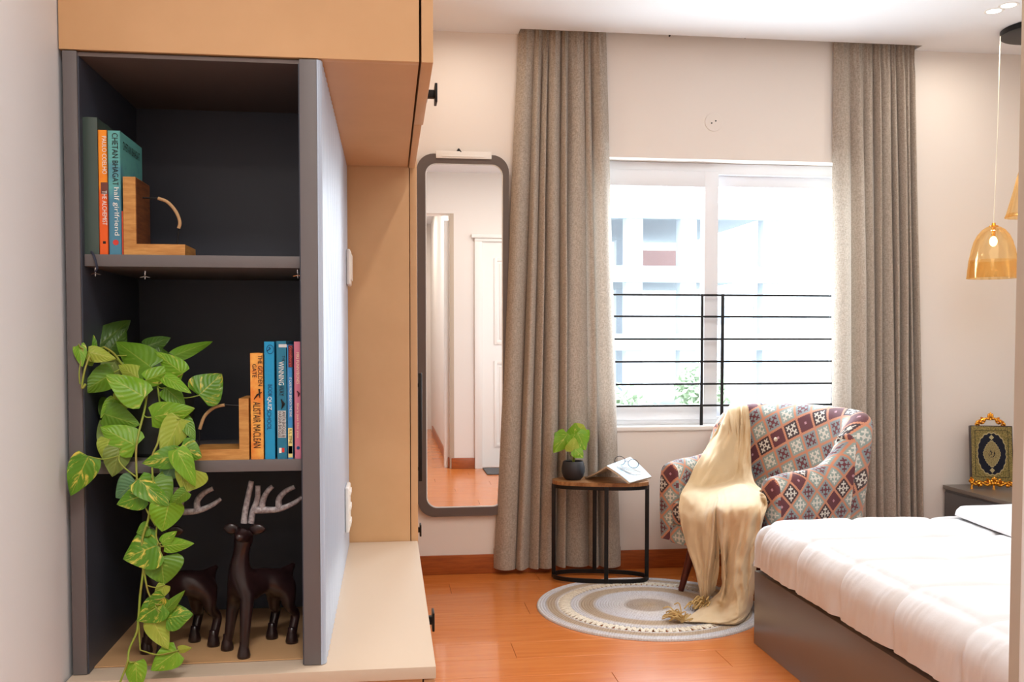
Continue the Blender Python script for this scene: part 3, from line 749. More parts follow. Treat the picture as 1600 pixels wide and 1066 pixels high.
# ------------------------------------------------------------------ deer
DEER = mat('dark_brown_resin', rgb(44, 26, 26), 0.28, spec=0.6, var=(20, rgb(30, 17, 18)))
ANT = mat('pewter_antler', rgb(176, 170, 172), 0.5, metal=0.2, var=(160, rgb(136, 128, 130), (1, 1, 1), 0.4, 0.6), bump=(300, 0.6))
ZN = ZL + 0.0026
def make_deer(lab, dx):
    D = lambda a, b, Y: at(a, b, Y=Y)
    feet = [at(*q, Z=ZN + 0.004) for q in ((381, 1024), (355, 1012), (425, 994), (456, 1001))]
    root = empty('deer_figurine', (feet[0].x + 0.03, feet[0].y + 0.05, ZN), lab, 'figurine', 'pair of dark deer figurines')
    f0, f1, f2, f3 = feet
    yb_f, yb_r = (f0.y + f1.y) / 2, (f2.y + f3.y) / 2
    V = []; Ed = []; Ra = []
    def add(p, r, par=None):
        V.append(Vector(p)); Ra.append(r)
        if par is not None: Ed.append((par, len(V) - 1))
        return len(V) - 1
    pel = add(D(436, 907, yb_r - 0.005), (0.021, 0.024))
    mid = add(D(412, 905, (yb_f + yb_r) / 2), (0.019, 0.022), pel)
    che = add(D(376, 925, yb_f), (0.021, 0.027), mid)
    nb = add(D(373, 893, yb_f - 0.004), (0.018, 0.02), che)
    nm = add(D(377, 862, yb_f - 0.008), 0.0125, nb)
    hd = add(D(382, 833, yb_f - 0.012), (0.0185, 0.015), nm)
    mz = add(D(377, 838, yb_f - 0.034), (0.011, 0.010), hd)
    add(D(370, 842, yb_f - 0.046), (0.0055, 0.005), mz)
    for foot, hip, knee in ((f0, D(386, 935, f0.y + 0.004), None), (f1, D(366, 935, f1.y + 0.0), None)):
        h = add(hip, 0.0125, che)
        k = add(hip.lerp(foot, 0.5) + Vector((0.0, -0.002, 0)), 0.0088, h)
        a = add(hip.lerp(foot, 0.84), 0.0076, k)
        add(foot + Vector((0, 0, 0.004)), 0.0078, a)
    for foot, hx in ((f2, 428), (f3, 450)):
        hip = D(hx, 925, foot.y - 0.008)
        h = add(hip, 0.016, pel)
        k = add(D(hx + 1, 948, foot.y - 0.004), 0.0095, h)
        hock = add(Vector((foot.x + 0.006, foot.y + 0.012, foot.z + 0.042)), 0.0082, k)
        a = add(foot + Vector((0.001, 0.003, 0.016)), 0.0076, hock)
        add(foot + Vector((0, 0, 0.004)), 0.0078, a)
    t0 = add(D(447, 898, yb_r + 0.002), (0.015, 0.016), pel); t1 = add(D(453, 887, yb_r + 0.008), 0.007, t0); add(D(460, 881, yb_r + 0.016), 0.0035, t1)
    link('body', skin_mesh(V, Ed, Ra, 2, 0), DEER, root, ang=80)
    for foot in feet:
        b_ = Vector((foot.x, foot.y, ZN))
        MB().lathe([(0, 0.0002), (0.0098, 0.0002), (0.0105, 0.004), (0.0088, 0.012), (0.0066, 0.020), (0.0062, 0.026), (0, 0.028)], b_, 20).build('hoof', DEER, root, ang=80)
    for s, (ax, ay, bx_, by) in (('l', (372, 829, 349, 825)), ('r', (390, 829, 415, 827))):
        p0 = D(ax, ay, yb_f - 0.008); p1 = D(bx_, by, yb_f - 0.010); md_ = (p0 + p1) / 2 + Vector((0, 0, 0.001))
        MB().tube(spline([p0, md_, p1], 8), [0.004, 0.006, 0.0078, 0.0088, 0.0088, 0.008, 0.0064, 0.004, 0.001], 12, flat=0.45, upv=(0, 1, 0)).build('ear', DEER, root, ang=80)
    for y in (-0.0125, ):
        for ex in (374, 386):
            p = D(ex, 833, yb_f - 0.022); MB().ball(p, 0.0022, 2).build('eye', M['black'], root)
    # two antlers: main beam sweeping to the right, upright tines
    def antler(paths, Y):
        m = MB()
        for pth, r0, r1 in paths:
            q = spline([D(a, b, Y) for a, b in pth], 14)
            m.tube(q, [r0 + (r1 - r0) * (k / 14) for k in range(15)], 10, flat=0.6, upv=(0, 1, 0))
        m.build('antler', ANT, root, ang=80)
    yy = yb_f - 0.008
    antler([([(381, 818), (383, 800), (388, 775), (393, 752)], 0.0052, 0.0042)], yy)
    antler([([(392, 818), (395, 800), (402, 780), (403, 759)], 0.0052, 0.0042), ([(397, 797), (412, 797), (435, 796), (458, 787), (472, 777)], 0.0066, 0.003),
            ([(409, 796), (411, 782), (418, 768), (426, 760)], 0.0055, 0.0036), ([(436, 794), (436, 780), (446, 768), (460, 761)], 0.0055, 0.0036)], yy + 0.002)
    return root
deer = make_deer('dark brown deer figurine with pewter antlers, right one, fully in view', 0)
def dup(root, loc, lab, rz=None):
    r = root.copy(); COL.objects.link(r); r.location = loc; r['label'] = lab
    if rz is not None: r.rotation_euler = (0, 0, rz)
    for ch in list(root.children):
        c = ch.copy(); COL.objects.link(c); c.parent = r
        for g in ch.children:
            d = g.copy(); COL.objects.link(d); d.parent = c
    return r
dup(deer, deer.location + Vector((-0.1262, 0.0, 0)), 'dark brown deer figurine half hidden behind the trailing vine, left one')

# ------------------------------------------------------------------ trailing pothos
def leaf_mat(name, c1, c2, cy, thr, tr=0.3):
    m = mat(name, c1, 0.38, spec=0.5); nt = NT(m); b = nt.n['Principled BSDF']
    uv = coords(nt, 'UV'); oi = nt.n.new('ShaderNodeObjectInfo')
    sep = nt.n.new('ShaderNodeSeparateXYZ'); nt.l.new(uv, sep.inputs[0])
    u = E(nt, sep.outputs[0]); v = E(nt, sep.outputs[1])
    side = (u - 0.5).abs()
    cmb = nt.n.new('ShaderNodeCombineXYZ')
    rv = E(nt, oi.outputs['Random'])
    nt.l.new((u * 1.6 + rv * 31).v, cmb.inputs[0]); nt.l.new((v * 3.4 - side * 3.2 + rv * 17).v, cmb.inputs[1])
    ns = E(nt, noise_tex(nt, cmb.outputs[0], 1.5, 5, 0.65))
    base = mixc(nt, E(nt, noise_tex(nt, cmb.outputs[0], 0.7, 2)), c1, c2)
    f = ((ns - thr - 0.02) * 9).max(0.0).min(1.0)
    col = mixc(nt, f, base, cy)
    vein = (side.lt(0.018)) * 0.35
    col = mixc(nt, vein, col, cy)
    nt.l.new(col, b.inputs['Base Color'])
    wave = ((v * 46 - side * 34).sin() * 0.5)
    bn = nt.n.new('ShaderNodeBump'); bn.inputs['Strength'].default_value = 0.35; bn.inputs['Distance'].default_value = 0.0012
    nt.l.new(wave.v, bn.inputs['Height']); nt.l.new(bn.outputs[0], b.inputs['Normal'])
    t = nt.n.new('ShaderNodeBsdfTranslucent'); nt.l.new(col, t.inputs[0])
    mx = nt.n.new('ShaderNodeMixShader'); mx.inputs[0].default_value = tr
    nt.l.new(b.outputs[0], mx.inputs[1]); nt.l.new(t.outputs[0], mx.inputs[2]); nt.l.new(mx.outputs[0], nt.n['Material Output'].inputs[0])
    return m
LM = {'d': leaf_mat('leaf_dark', rgb(58, 92, 30), rgb(84, 120, 40), rgb(130, 150, 60), 0.66),
      'm': leaf_mat('leaf_mid', rgb(90, 140, 34), rgb(122, 166, 48), rgb(190, 200, 90), 0.64),
      'b': leaf_mat('leaf_bright', rgb(104, 164, 30), rgb(146, 192, 52), rgb(226, 222, 110), 0.56),
      'v': leaf_mat('leaf_variegated', rgb(78, 138, 32), rgb(116, 166, 42), rgb(240, 220, 96), 0.52),
      'y': leaf_mat('leaf_yellow_green', rgb(160, 186, 62), rgb(186, 200, 84), rgb(226, 218, 120), 0.58),
      'o': leaf_mat('leaf_olive', rgb(120, 146, 66), rgb(146, 164, 84), rgb(180, 186, 110), 0.62),
      's': leaf_mat('leaf_grey_green', rgb(92, 140, 96), rgb(110, 156, 108), rgb(160, 190, 140), 0.64)}
STEM = mat('vine_stem', rgb(138, 158, 58), 0.5, var=(30, rgb(150, 128, 62), (1, 1, 1), 0.45, 0.7))
def leaf(parent, base, tip, width, mk, fold=0.25, curl=0.12, face=None, twist=0.0, name='leaf'):
    base = Vector(base); tip = Vector(tip); L = (tip - base).length
    ax = (tip - base).normalized()
    face = Vector(face) if face else Vector((0.35, -1, 0.25))
    side = ax.cross(face).normalized(); nrm = side.cross(ax).normalized()
    q = Matrix.Rotation(twist, 3, ax); side = q @ side; nrm = q @ nrm
    NT_, NS = 12, 8; rows = []
    for i in range(NT_ + 1):
        t = i / NT_
        w = (math.sin(math.pi * min(1, t ** 0.62)) ** 0.8) * (1 - 0.25 * t) if 0 < t < 1 else 0.0
        w = max(w, 0.0) * width * 0.57
        row = []
        for j in range(NS + 1):
            s = j / NS * 2 - 1; a = abs(s)
            back = 0.16 * L * a ** 1.4 * (1 - t) ** 2.2 * (1 if t > 0 else 0)
            wig = math.sin(t * 9 + s * 2 + base.x * 900) * 0.035 * width * a
            p = base + ax * (t * L - back) + side * (s * w) + nrm * (-fold * a * w + wig - curl * L * (t - 0.15) ** 2 * 1.0)
            row.append(p)
        rows.append(row)
    m = MB(); m.grid(rows)
    bmesh.ops.remove_doubles(m.bm, verts=m.bm.verts, dist=1e-6)
    return m.build(name, LM[mk], parent, ang=80, norm=False)
pc = at(247, 722, Y=1.60); 
ph = empty('trailing_pothos', (pc.x, 1.605, ZS2), 'trailing vine with green and yellow leaves in a dark pot on the middle shelf', 'plant')
POT = mat('charcoal_pot', rgb(48, 50, 54), 0.55)
pr = [(0, 0), (0.044, 0), (0.050, 0.006), (0.057, 0.10), (0.058, 0.108), (0.053, 0.108), (0.050, 0.098), (0, 0.098)]
MB().lathe(pr, (pc.x, 1.605, ZS2 + 0.0005), 40).build('pot', POT, ph)
MB().lathe([(0.050, 0.092), (0.03, 0.101), (0, 0.104)], (pc.x, 1.605, ZS2), 24).build('soil', mat('potting_soil', rgb(58, 42, 32), 0.95, bump=(200, 1)), ph)
def vine(pts, r=0.0016, name='vine'):
    q = spline([at(a, b, Y=y) for a, b, y in pts], 8 * len(pts))
    MB().tube(q, [r * (1 - 0.25 * k / len(q)) for k in range(len(q))], 7).build(name, STEM, ph, ang=80)
    return q
VP = []
VP += vine([(236, 604, 1.60), (232, 600, 1.545), (226, 640, 1.52), (214, 690, 1.50), (213, 730, 1.485), (216, 770, 1.475)], 0.0020)
VP += vine([(256, 606, 1.60), (246, 596, 1.545), (252, 650, 1.53), (247, 690, 1.50), (238, 715, 1.49), (240, 760, 1.48), (247, 800, 1.475), (244, 838, 1.475), (250, 852, 1.47)], 0.0018)
VP += vine([(262, 604, 1.60), (270, 612, 1.55), (266, 660, 1.535), (276, 640, 1.52), (272, 700, 1.50), (282, 730, 1.485)], 0.0015)
VP += vine([(226, 604, 1.60), (205, 590, 1.56), (180, 555, 1.54), (162, 542, 1.53)], 0.0022)
VP += vine([(216, 604, 1.60), (190, 616, 1.56), (190, 660, 1.54), (196, 688, 1.515), (186, 720, 1.49), (212, 745, 1.48)], 0.0016)
VP += vine([(238, 770, 1.478), (232, 810, 1.475), (222, 845, 1.472), (224, 885, 1.47), (219, 930, 1.468), (216, 970, 1.466), (213, 990, 1.463), (202, 1015, 1.458), (199, 1036, 1.452), (188, 1066, 1.448), (184, 1082, 1.446)], 0.0020)
VP += vine([(224, 885, 1.47), (230, 920, 1.468), (238, 940, 1.466)], 0.0016)
VP += vine([(213, 745, 1.485), (226, 790, 1.478), (243, 822, 1.475)], 0.0016)
VP += vine([(216, 972, 1.466), (218, 1000, 1.466), (219, 1016, 1.466)], 0.0014)
VP += vine([(134, 600, 1.49), (128, 606, 1.488), (132, 580, 1.49), (140, 556, 1.50)], 0.0018)
VP += vine([(125, 600, 1.49), (124, 580, 1.49), (130, 545, 1.50)], 0.0012)
# (base x, base y, tip x, tip y, width px, kind, depth base, depth tip, fold)
LV = [(148, 544, 204, 500, 30, 'd', 1.58, 1.62, .3), (170, 548, 198, 514, 26, 'd', 1.59, 1.61, .3), (141, 546, 138, 511, 15, 'v', 1.54, 1.55, .3), (123, 538, 128, 572, 13, 'b', 1.50, 1.49, .2),
      (138, 550, 180, 560, 17, 'y', 1.51, 1.52, .35), (236, 574, 180, 532, 34, 'm', 1.53, 1.56, .25), (228, 542, 266, 527, 18, 'd', 1.58, 1.60, .3), (252, 582, 250, 541, 36, 'd', 1.57, 1.58, .2),
      (272, 556, 333, 531, 15, 'm', 1.56, 1.60, .35), (286, 584, 243, 551, 21, 'b', 1.53, 1.54, .2), (232, 580, 206, 562, 24, 'd', 1.57, 1.58, .2), (222, 594, 184, 570, 22, 'y', 1.53, 1.54, .2),
      (228, 594, 284, 574, 19, 'b', 1.52, 1.55, .3), (256, 588, 296, 611, 14, 'b', 1.52, 1.50, .25), (226, 621, 168, 586, 33, 'b', 1.505, 1.50, .2), (178, 582, 130, 612, 26, 'm', 1.54, 1.51, .2),
      (182, 562, 160, 594, 24, 'o', 1.55, 1.54, .2), (311, 618, 345, 585, 38, 'v', 1.54, 1.55, .12), (258, 606, 288, 632, 20, 'm', 1.53, 1.52, .2), (237, 652, 301, 640, 27, 'b', 1.51, 1.51, .2),
      (163, 647, 215, 664, 28, 'm', 1.52, 1.51, .2), (172, 628, 155, 648, 20, 'd', 1.55, 1.55, .2), (213, 697, 158, 667, 32, 'b', 1.50, 1.50, .15), (176, 692, 157, 656, 24, 'o', 1.53, 1.54, .2),
      (282, 654, 253, 712, 28, 'y', 1.51, 1.495, .2), (285, 651, 304, 686, 15, 'm', 1.52, 1.50, .25), (180, 624, 158, 653, 14, 'b', 1.53, 1.52, .2), (138, 713, 110, 773, 30, 'v', 1.475, 1.462, .15),
      (170, 686, 162, 718, 21, 'y', 1.50, 1.495, .2), (186, 700, 177, 744, 28, 'o', 1.496, 1.488, .15), (280, 711, 223, 723, 25, 'v', 1.49, 1.482, .15), (272, 722, 256, 750, 28, 's', 1.494, 1.488, .15),
      (276, 702, 305, 758, 22, 'b', 1.478, 1.468, .2), (282, 700, 314, 714, 27, 'v', 1.495, 1.492, .15), (303, 734, 288, 768, 34, 'y', 1.485, 1.476, .15), (212, 753, 181, 778, 28, 's', 1.482, 1.480, .15),
      (226, 774, 183, 787, 26, 'v', 1.476, 1.470, .2), (216, 749, 263, 788, 27, 'v', 1.474, 1.468, .2), (238, 750, 266, 782, 34, 'm', 1.482, 1.478, .15), (264, 786, 254, 830, 36, 'b', 1.474, 1.468, .15),
      (292, 768, 264, 790, 15, 'm', 1.478, 1.474, .2), (233, 824, 213, 832, 17, 'm', 1.478, 1.475, .15), (247, 852, 193, 872, 44, 'v', 1.468, 1.462, .12), (257, 853, 301, 850, 16, 'b', 1.468, 1.464, .2),
      (252, 849, 274, 831, 13, 'b', 1.468, 1.465, .25), (252, 870, 255, 913, 43, 'm', 1.468, 1.462, .1), (258, 914, 241, 940, 14, 'y', 1.466, 1.464, .2), (254, 944, 213, 969, 30, 'v', 1.464, 1.460, .2),
      (258, 934, 232, 956, 22, 'v', 1.462, 1.460, .2), (256, 957, 287, 925, 11, 'm', 1.464, 1.460, .3), (260, 966, 298, 960, 28, 'v', 1.466, 1.460, .15), (238, 968, 262, 1014, 23, 'y', 1.466, 1.460, .25),
      (277, 1018, 236, 1047, 27, 'b', 1.462, 1.456, .12), (279, 1016, 299, 1013, 9, 'y', 1.460, 1.458, .2), (212, 1034, 215, 1082, 21, 'b', 1.455, 1.448, .1),
      (148, 566, 120, 548, 12, 'm', 1.52, 1.50, .3), (196, 640, 178, 616, 16, 'y', 1.54, 1.53, .2), (236, 615, 262, 600, 15, 'd', 1.56, 1.57, .2), (200, 575, 222, 548, 20, 'd', 1.59, 1.61, .2)]
for (a, b, c_, d_, w_, k, y0, y1, fo) in LV:
    pa, pb = at(a, b, Y=y0), at(c_, d_, Y=y1)
    leaf(ph, pa, pb + (pb - pa) * 0.04, w_ * y0 / FPX * 1.42, k, fo, rnd.uniform(0.05, 0.2), (rnd.uniform(-0.1, 0.6), -1, rnd.uniform(-0.1, 0.6)))
    q = min(VP, key=lambda v: (v - pa).length + max(0, pa.z - v.z) * 0.5 if (v - pa).length > 0.006 else 9)
    if (q - pa).length < 0.11:
        mid = (q + pa) / 2 + Vector((0, -0.004, -0.10 * (q - pa).length))
        MB().tube(spline([q, mid, pa], 8), 0.0009, 6).build('petiole', STEM, ph, ang=80)

# ------------------------------------------------------------------ side table
ta = empty('side_table', (1.035, 4.628, 0.0105), 'small oval side table, wooden top on a thin black metal frame', 'table', rz=R(-14))
def super_el(a, b, e, n=56): 
    out = []
    for k in range(n):
        t = 2 * math.pi * k / n; c_, s_ = math.cos(t), math.sin(t)
        out.append((a * math.copysign(abs(c_) ** e, c_), b * math.copysign(abs(s_) ** e, s_)))
    return out
TA, TB, TZ = 0.238, 0.108, 0.490
WT = mat('rustic_wood_top', rgb(176, 130, 84), 0.5, var=(9, rgb(128, 84, 48), (2, 14, 2)), bump=(60, 0.3, (2, 14, 2)))
MB().prism(super_el(TA, TB, 0.8), 'z', TZ - 0.018, TZ).build('table_top', WT, ta, world=False)
def band(z0_, z1_, name):
    o_, i_ = super_el(TA - 0.002, TB - 0.002, 0.8), super_el(TA - 0.012, TB - 0.012, 0.8)
    m = MB(); n_ = len(o_)
    r4 = [[m.bm.verts.new((p[0], p[1], z)) for p in q] for q, z in ((o_, z0_), (o_, z1_), (i_, z1_), (i_, z0_))]
    for a in range(4):
        A, B = r4[a], r4[(a + 1) % 4]
        for k in range(n_): m.bm.faces.new((A[k], A[(k + 1) % n_], B[(k + 1) % n_], B[k]))
    m.build(name, M['black'], ta, world=False)
band(TZ - 0.036, TZ - 0.0185, 'top_band'); band(0.0, 0.020, 'base_band')
for x, y in ((-TA + 0.008, 0.0), (TA - 0.008, 0.0), (0.033, -TB + 0.006), (-0.03, TB - 0.006)):
    MB().box((x - 0.010, y - 0.007, 0.001), (x + 0.010, y + 0.007, TZ - 0.02), bev=0.001).build('leg', M['black'], ta, world=False)

# potted plant on the table
TZ += 0.0105
pp = at(891, 746, Z=TZ); pp.y = min(pp.y, 4.66)
pl2 = empty('potted_plant', (pp.x, pp.y, TZ), 'small bright green leafy plant in a round black pot on the side table', 'plant')
pr = [(0, 0), (0.036, 0), (0.050, 0.014), (0.058, 0.038), (0.058, 0.06), (0.051, 0.088), (0.048, 0.092), (0.044, 0.088), (0.044, 0.08), (0, 0.08)]
MB().lathe(pr, (pp.x, pp.y, TZ + 0.0005), 40).build('pot', mat('matt_black_pot', rgb(40, 42, 48), 0.45), pl2)
MB().lathe([(0.043, 0.078), (0, 0.086)], (pp.x, pp.y, TZ), 20).build('soil', mat('pot_soil', rgb(50, 36, 28), 0.95), pl2)
Yp = pp.y
for (a, b, c_, d_, w_, k, dy) in ((887, 678, 865, 708, 25, 'b', -.02), (897, 690, 899, 661, 24, 'b', .0), (902, 676, 916, 704, 24, 'b', -.02), (906, 688, 921, 672, 20, 'b', .01), (893, 700, 880, 684, 16, 'm', .01), (898, 702, 912, 716, 18, 'b', -.04),
                                  (905, 672, 912, 664, 22, 'y', .0), (894, 706, 898, 684, 20, 'y', -.04), (876, 680, 868, 690, 16, 'm', .02)):
    pa, pb = at(a, b, Y=Yp + dy), at(c_, d_, Y=Yp + dy - 0.01)
    leaf(pl2, pa, pb, w_ * 4.72 / FPX * 1.15, k, 0.15, 0.1, (rnd.uniform(-0.2, 0.5), -1, rnd.uniform(0, 0.5)))
    root_ = Vector((pp.x + rnd.uniform(-0.012, 0.012), pp.y, TZ + 0.08))
    MB().tube(spline([root_, (root_ + pa) / 2 + Vector((0, 0, 0.01)), pa], 8), 0.0018, 6).build('petiole', STEM, pl2, ang=80)

# open book lying face down
ob = empty('open_book', (1.13, 4.60, TZ), 'open paperback with a pale blue cover lying face down on the side table', 'book')
BLUE = mat('pale_blue_cover', rgb(150, 184, 214), 0.35, var=(9, rgb(208, 218, 226), (1, 1, 1), 0.4, 0.6))
rd_ = Vector((math.cos(R(72)), math.sin(R(72)), 0)); pd = Vector((math.cos(R(-14)), math.sin(R(-14)), 0))
rc = Vector((1.105, 4.60, TZ + 0.074)); Lb = 0.20
def slab(p0, p1, p2, p3, th, nrm, bend):
    """curved slab between edge p0-p1 (ridge) and p3-p2 (foot)"""
    rows = []
    for k in range(9):
        t = k / 8; up_ = Vector((0, 0, 1)) * bend * math.sin(math.pi * t)
        rows.append([p0.lerp(p3, t) + up_, p1.lerp(p2, t) + up_])
    m = MB(); A = rows; n3 = nrm
    top = [[m.bm.verts.new(p) for p in r] for r in A]; bot = [[m.bm.verts.new(p - n3 * th) for p in r] for r in A]
    for k in range(8):
        m.bm.faces.new((top[k][0], top[k][1], top[k + 1][1], top[k + 1][0])); m.bm.faces.new((bot[k][0], bot[k + 1][0], bot[k + 1][1], bot[k][1]))
        m.bm.faces.new((top[k][0], top[k + 1][0], bot[k + 1][0], bot[k][0])); m.bm.faces.new((top[k][1], bot[k][1], bot[k + 1][1], top[k + 1][1]))
    m.bm.faces.new((top[0][0], bot[0][0], bot[0][1], top[0][1])); m.bm.faces.new((top[8][0], top[8][1], bot[8][1], bot[8][0]))
    return m
C_, D_ = at(1018, 745, Z=TZ + 0.014), at(984, 754, Z=TZ + 0.014)
A_, B_ = at(948, 728, Y=D_.y + 0.02), at(985, 714, Y=C_.y + 0.015)
E_, F_ = at(914, 746, Z=TZ + 0.008), at(944, 737, Z=TZ + 0.008)
dn_r = ((C_ - B_) + (D_ - A_)) / 2; dn_l = E_ - A_; rd_ = (B_ - A_).normalized(); rc = (A_ + B_) / 2
nr = dn_r.cross(rd_).normalized(); nr = nr if nr.z > 0 else -nr
nl = dn_l.cross(rd_).normalized(); nl = nl if nl.z > 0 else -nl
slab(A_, B_, C_, D_, 0.0015, nr, 0.004).build('cover', BLUE, ob, ang=60)
sl_ = slab(A_, B_, F_, E_, 0.0015, nl, -0.004).build('cover', BLUE, ob, ang=60)
off_ = Vector((0, 0, -0.0018))
slab(A_ + off_, B_ + off_, C_ + off_, D_ + off_, 0.010, nr, 0.004).build('pages', M['page'], ob, ang=60)
slab(A_ + off_, B_ + off_, F_ + off_, E_ + off_, 0.005, nl, -0.004).build('pages', M['page'], ob, ang=60)
# faint white figure on the cover
m = MB()
ctr = rc + dn_r * 0.5 + nr * 0.0074
for ph_, s_ in ((0, 1), (1.3, .8), (2.4, .6)):
    m.tube([ctr + rd_ * (0.07 * math.cos(t * 0.5 + ph_) * s_) + dn_r.normalized() * (0.045 * math.sin(t * 0.7 + ph_) * s_) + nr * (-0.0018 * abs(math.sin(t * .7 + ph_))) for t in range(10)], 0.0016, 6, flat=0.4)
m.build('cover_figure', INK['white'], ob)
# eyeglasses
eg = empty('eyeglasses', (1.14, 4.60, TZ + 0.06), 'round thin rimmed eyeglasses resting on the open book', 'eyeglasses')
gu = Vector((0.90, -0.25, -0.20)).normalized(); gn = nr; gv = gn.cross(gu).normalized(); gn = gu.cross(gv).normalized()
g0 = rc + dn_r * 0.22 + nr * 0.024
gm = mat('gunmetal_rim', rgb(40, 44, 58), 0.3, metal=0.6)
tilt = (gn * 0.75 + gv * 0.65).normalized()
for s_ in (-1, 1):
    c_ = g0 + gu * 0.033 * s_
    MB().tube([c_ + gu * 0.025 * math.cos(2 * math.pi * k / 24) + tilt * 0.021 * math.sin(2 * math.pi * k / 24) for k in range(25)], 0.0013, 6, caps=False).build('rim', gm, eg)
    e0 = c_ + gu * 0.026 * s_ + tilt * 0.008
    MB().tube(spline([e0, e0 + gv.cross(gu) * 0 + tilt.cross(gu) * 0.11 + Vector((0, 0, 0.002)), e0 + tilt.cross(gu) * 0.135 - tilt * 0.012], 8), 0.0011, 6).build('temple', gm, eg)
MB().tube(spline([g0 - gu * 0.009, g0 + tilt * 0.006, g0 + gu * 0.009], 6), 0.0012, 6).build('bridge', gm, eg)
#PART3
# ------------------------------------------------------------------ round braided rug
RC, RR = Vector((1.145, 4.135, 0)), 0.497
rug = empty('round_rug', RC, 'round braided jute rug in cream and grey rings on the orange floor', 'rug')
def rug_mat():
    m = mat('braided_jute', rgb(200, 196, 192), 0.95); nt = NT(m); b = nt.n['Principled BSDF']
    co = coords(nt); sp = nt.n.new('ShaderNodeSeparateXYZ'); nt.l.new(co, sp.inputs[0])
    x = E(nt, sp.outputs[0]); y = E(nt, sp.outputs[1])
    r = (x * x + y * y).sqrt(); a = y.atan2(x)
    f = r / 0.5
    tan_, pale, grey, cream = rgb(182, 164, 142), rgb(212, 210, 210), rgb(204, 206, 214), rgb(232, 224, 206)
    cr_ = nt.n.new('ShaderNodeValToRGB'); cr_.color_ramp.interpolation = 'LINEAR'
    el = cr_.color_ramp.elements
    st_ = [(0.0, rgb(176, 158, 134)), (0.19, rgb(172, 160, 150)), (0.23, pale), (0.46, grey), (0.50, tan_), (0.60, tan_), (0.63, pale), (0.69, grey), (0.70, cream), (0.80, cream), (0.81, pale), (0.84, tan_), (0.90, tan_), (0.92, grey), (1.0, pale)]
    while len(el) < len(st_): el.new(0.5)
    for e_, (p_, c_) in zip(el, st_): e_.position = p_; e_.color = c_
    wob = E(nt, noise_tex(nt, co, 6, 2)) * 0.03
    nt.l.new((f + wob - 0.015).v, cr_.inputs[0])
    # braid: slanted stitches along each coil
    coil = (r / 0.0121).fract(); st = ((a * r * 520) + coil * 5).sin() * 0.5 + 0.5
    sp2 = E(nt, noise_tex(nt, co, 260, 2, 0.8))
    dark = ((sp2 - 0.52) * 3.0 + st * 0.14).max(0.0).min(0.5)
    nt.l.new(mixc(nt, dark, cr_.outputs[0], rgb(120, 100, 82)), b.inputs['Base Color'])
    bn = nt.n.new('ShaderNodeBump'); bn.inputs['Strength'].default_value = 0.7; bn.inputs['Distance'].default_value = 0.002
    nt.l.new((st * 0.6 + sp2 * 0.6).v, bn.inputs['Height']); nt.l.new(bn.outputs[0], b.inputs['Normal'])
    return m
RUG = rug_mat()
def coil_band(r0, r1, name):
    n_ = round((r1 - r0) / 0.0121); prof = []
    for k in range(n_):
        for q in range(4):
            prof.append((r0 + (r1 - r0) * (k + q / 4) / n_, 0.006 + 0.004 * math.sin(math.pi * q / 4)))
    prof.append((r1, 0.005)); prof.append((r1 + 0.001, 0.0005)); prof = [(max(r0 - 0.001, 0), 0.0005)] + prof
    MB().lathe(prof, RC, 144).build(name, RUG, rug, ang=75)
coil_band(0.0, 0.347, 'braided_centre'); coil_band(0.399, RR, 'braided_border')
m = MB(); nz_ = 88
for k in range(nz_):
    a0, a1 = 2 * math.pi * k / nz_, 2 * math.pi * (k + 1) / nz_; am = (a0 + a1) / 2
    P_ = lambda r, a, z=0.006: RC + Vector((r * math.cos(a), r * math.sin(a), z))
    m.tube([P_(0.346, a0), P_(0.373, a0 + (am - a0) * .6, 0.009), P_(0.400, am)], 0.0062, 6, flat=0.6); m.tube([P_(0.400, am), P_(0.373, am + (a1 - am) * .4, 0.009), P_(0.346, a1)], 0.0062, 6, flat=0.6)
    if k % 2 == 0: m.tube([P_(0.358, a0 - .01), P_(0.374, a0, 0.010), P_(0.388, a0 + .01)], 0.0055, 6, flat=0.6)
m.build('openwork_ring', RUG, rug)['kind'] = 'stuff'

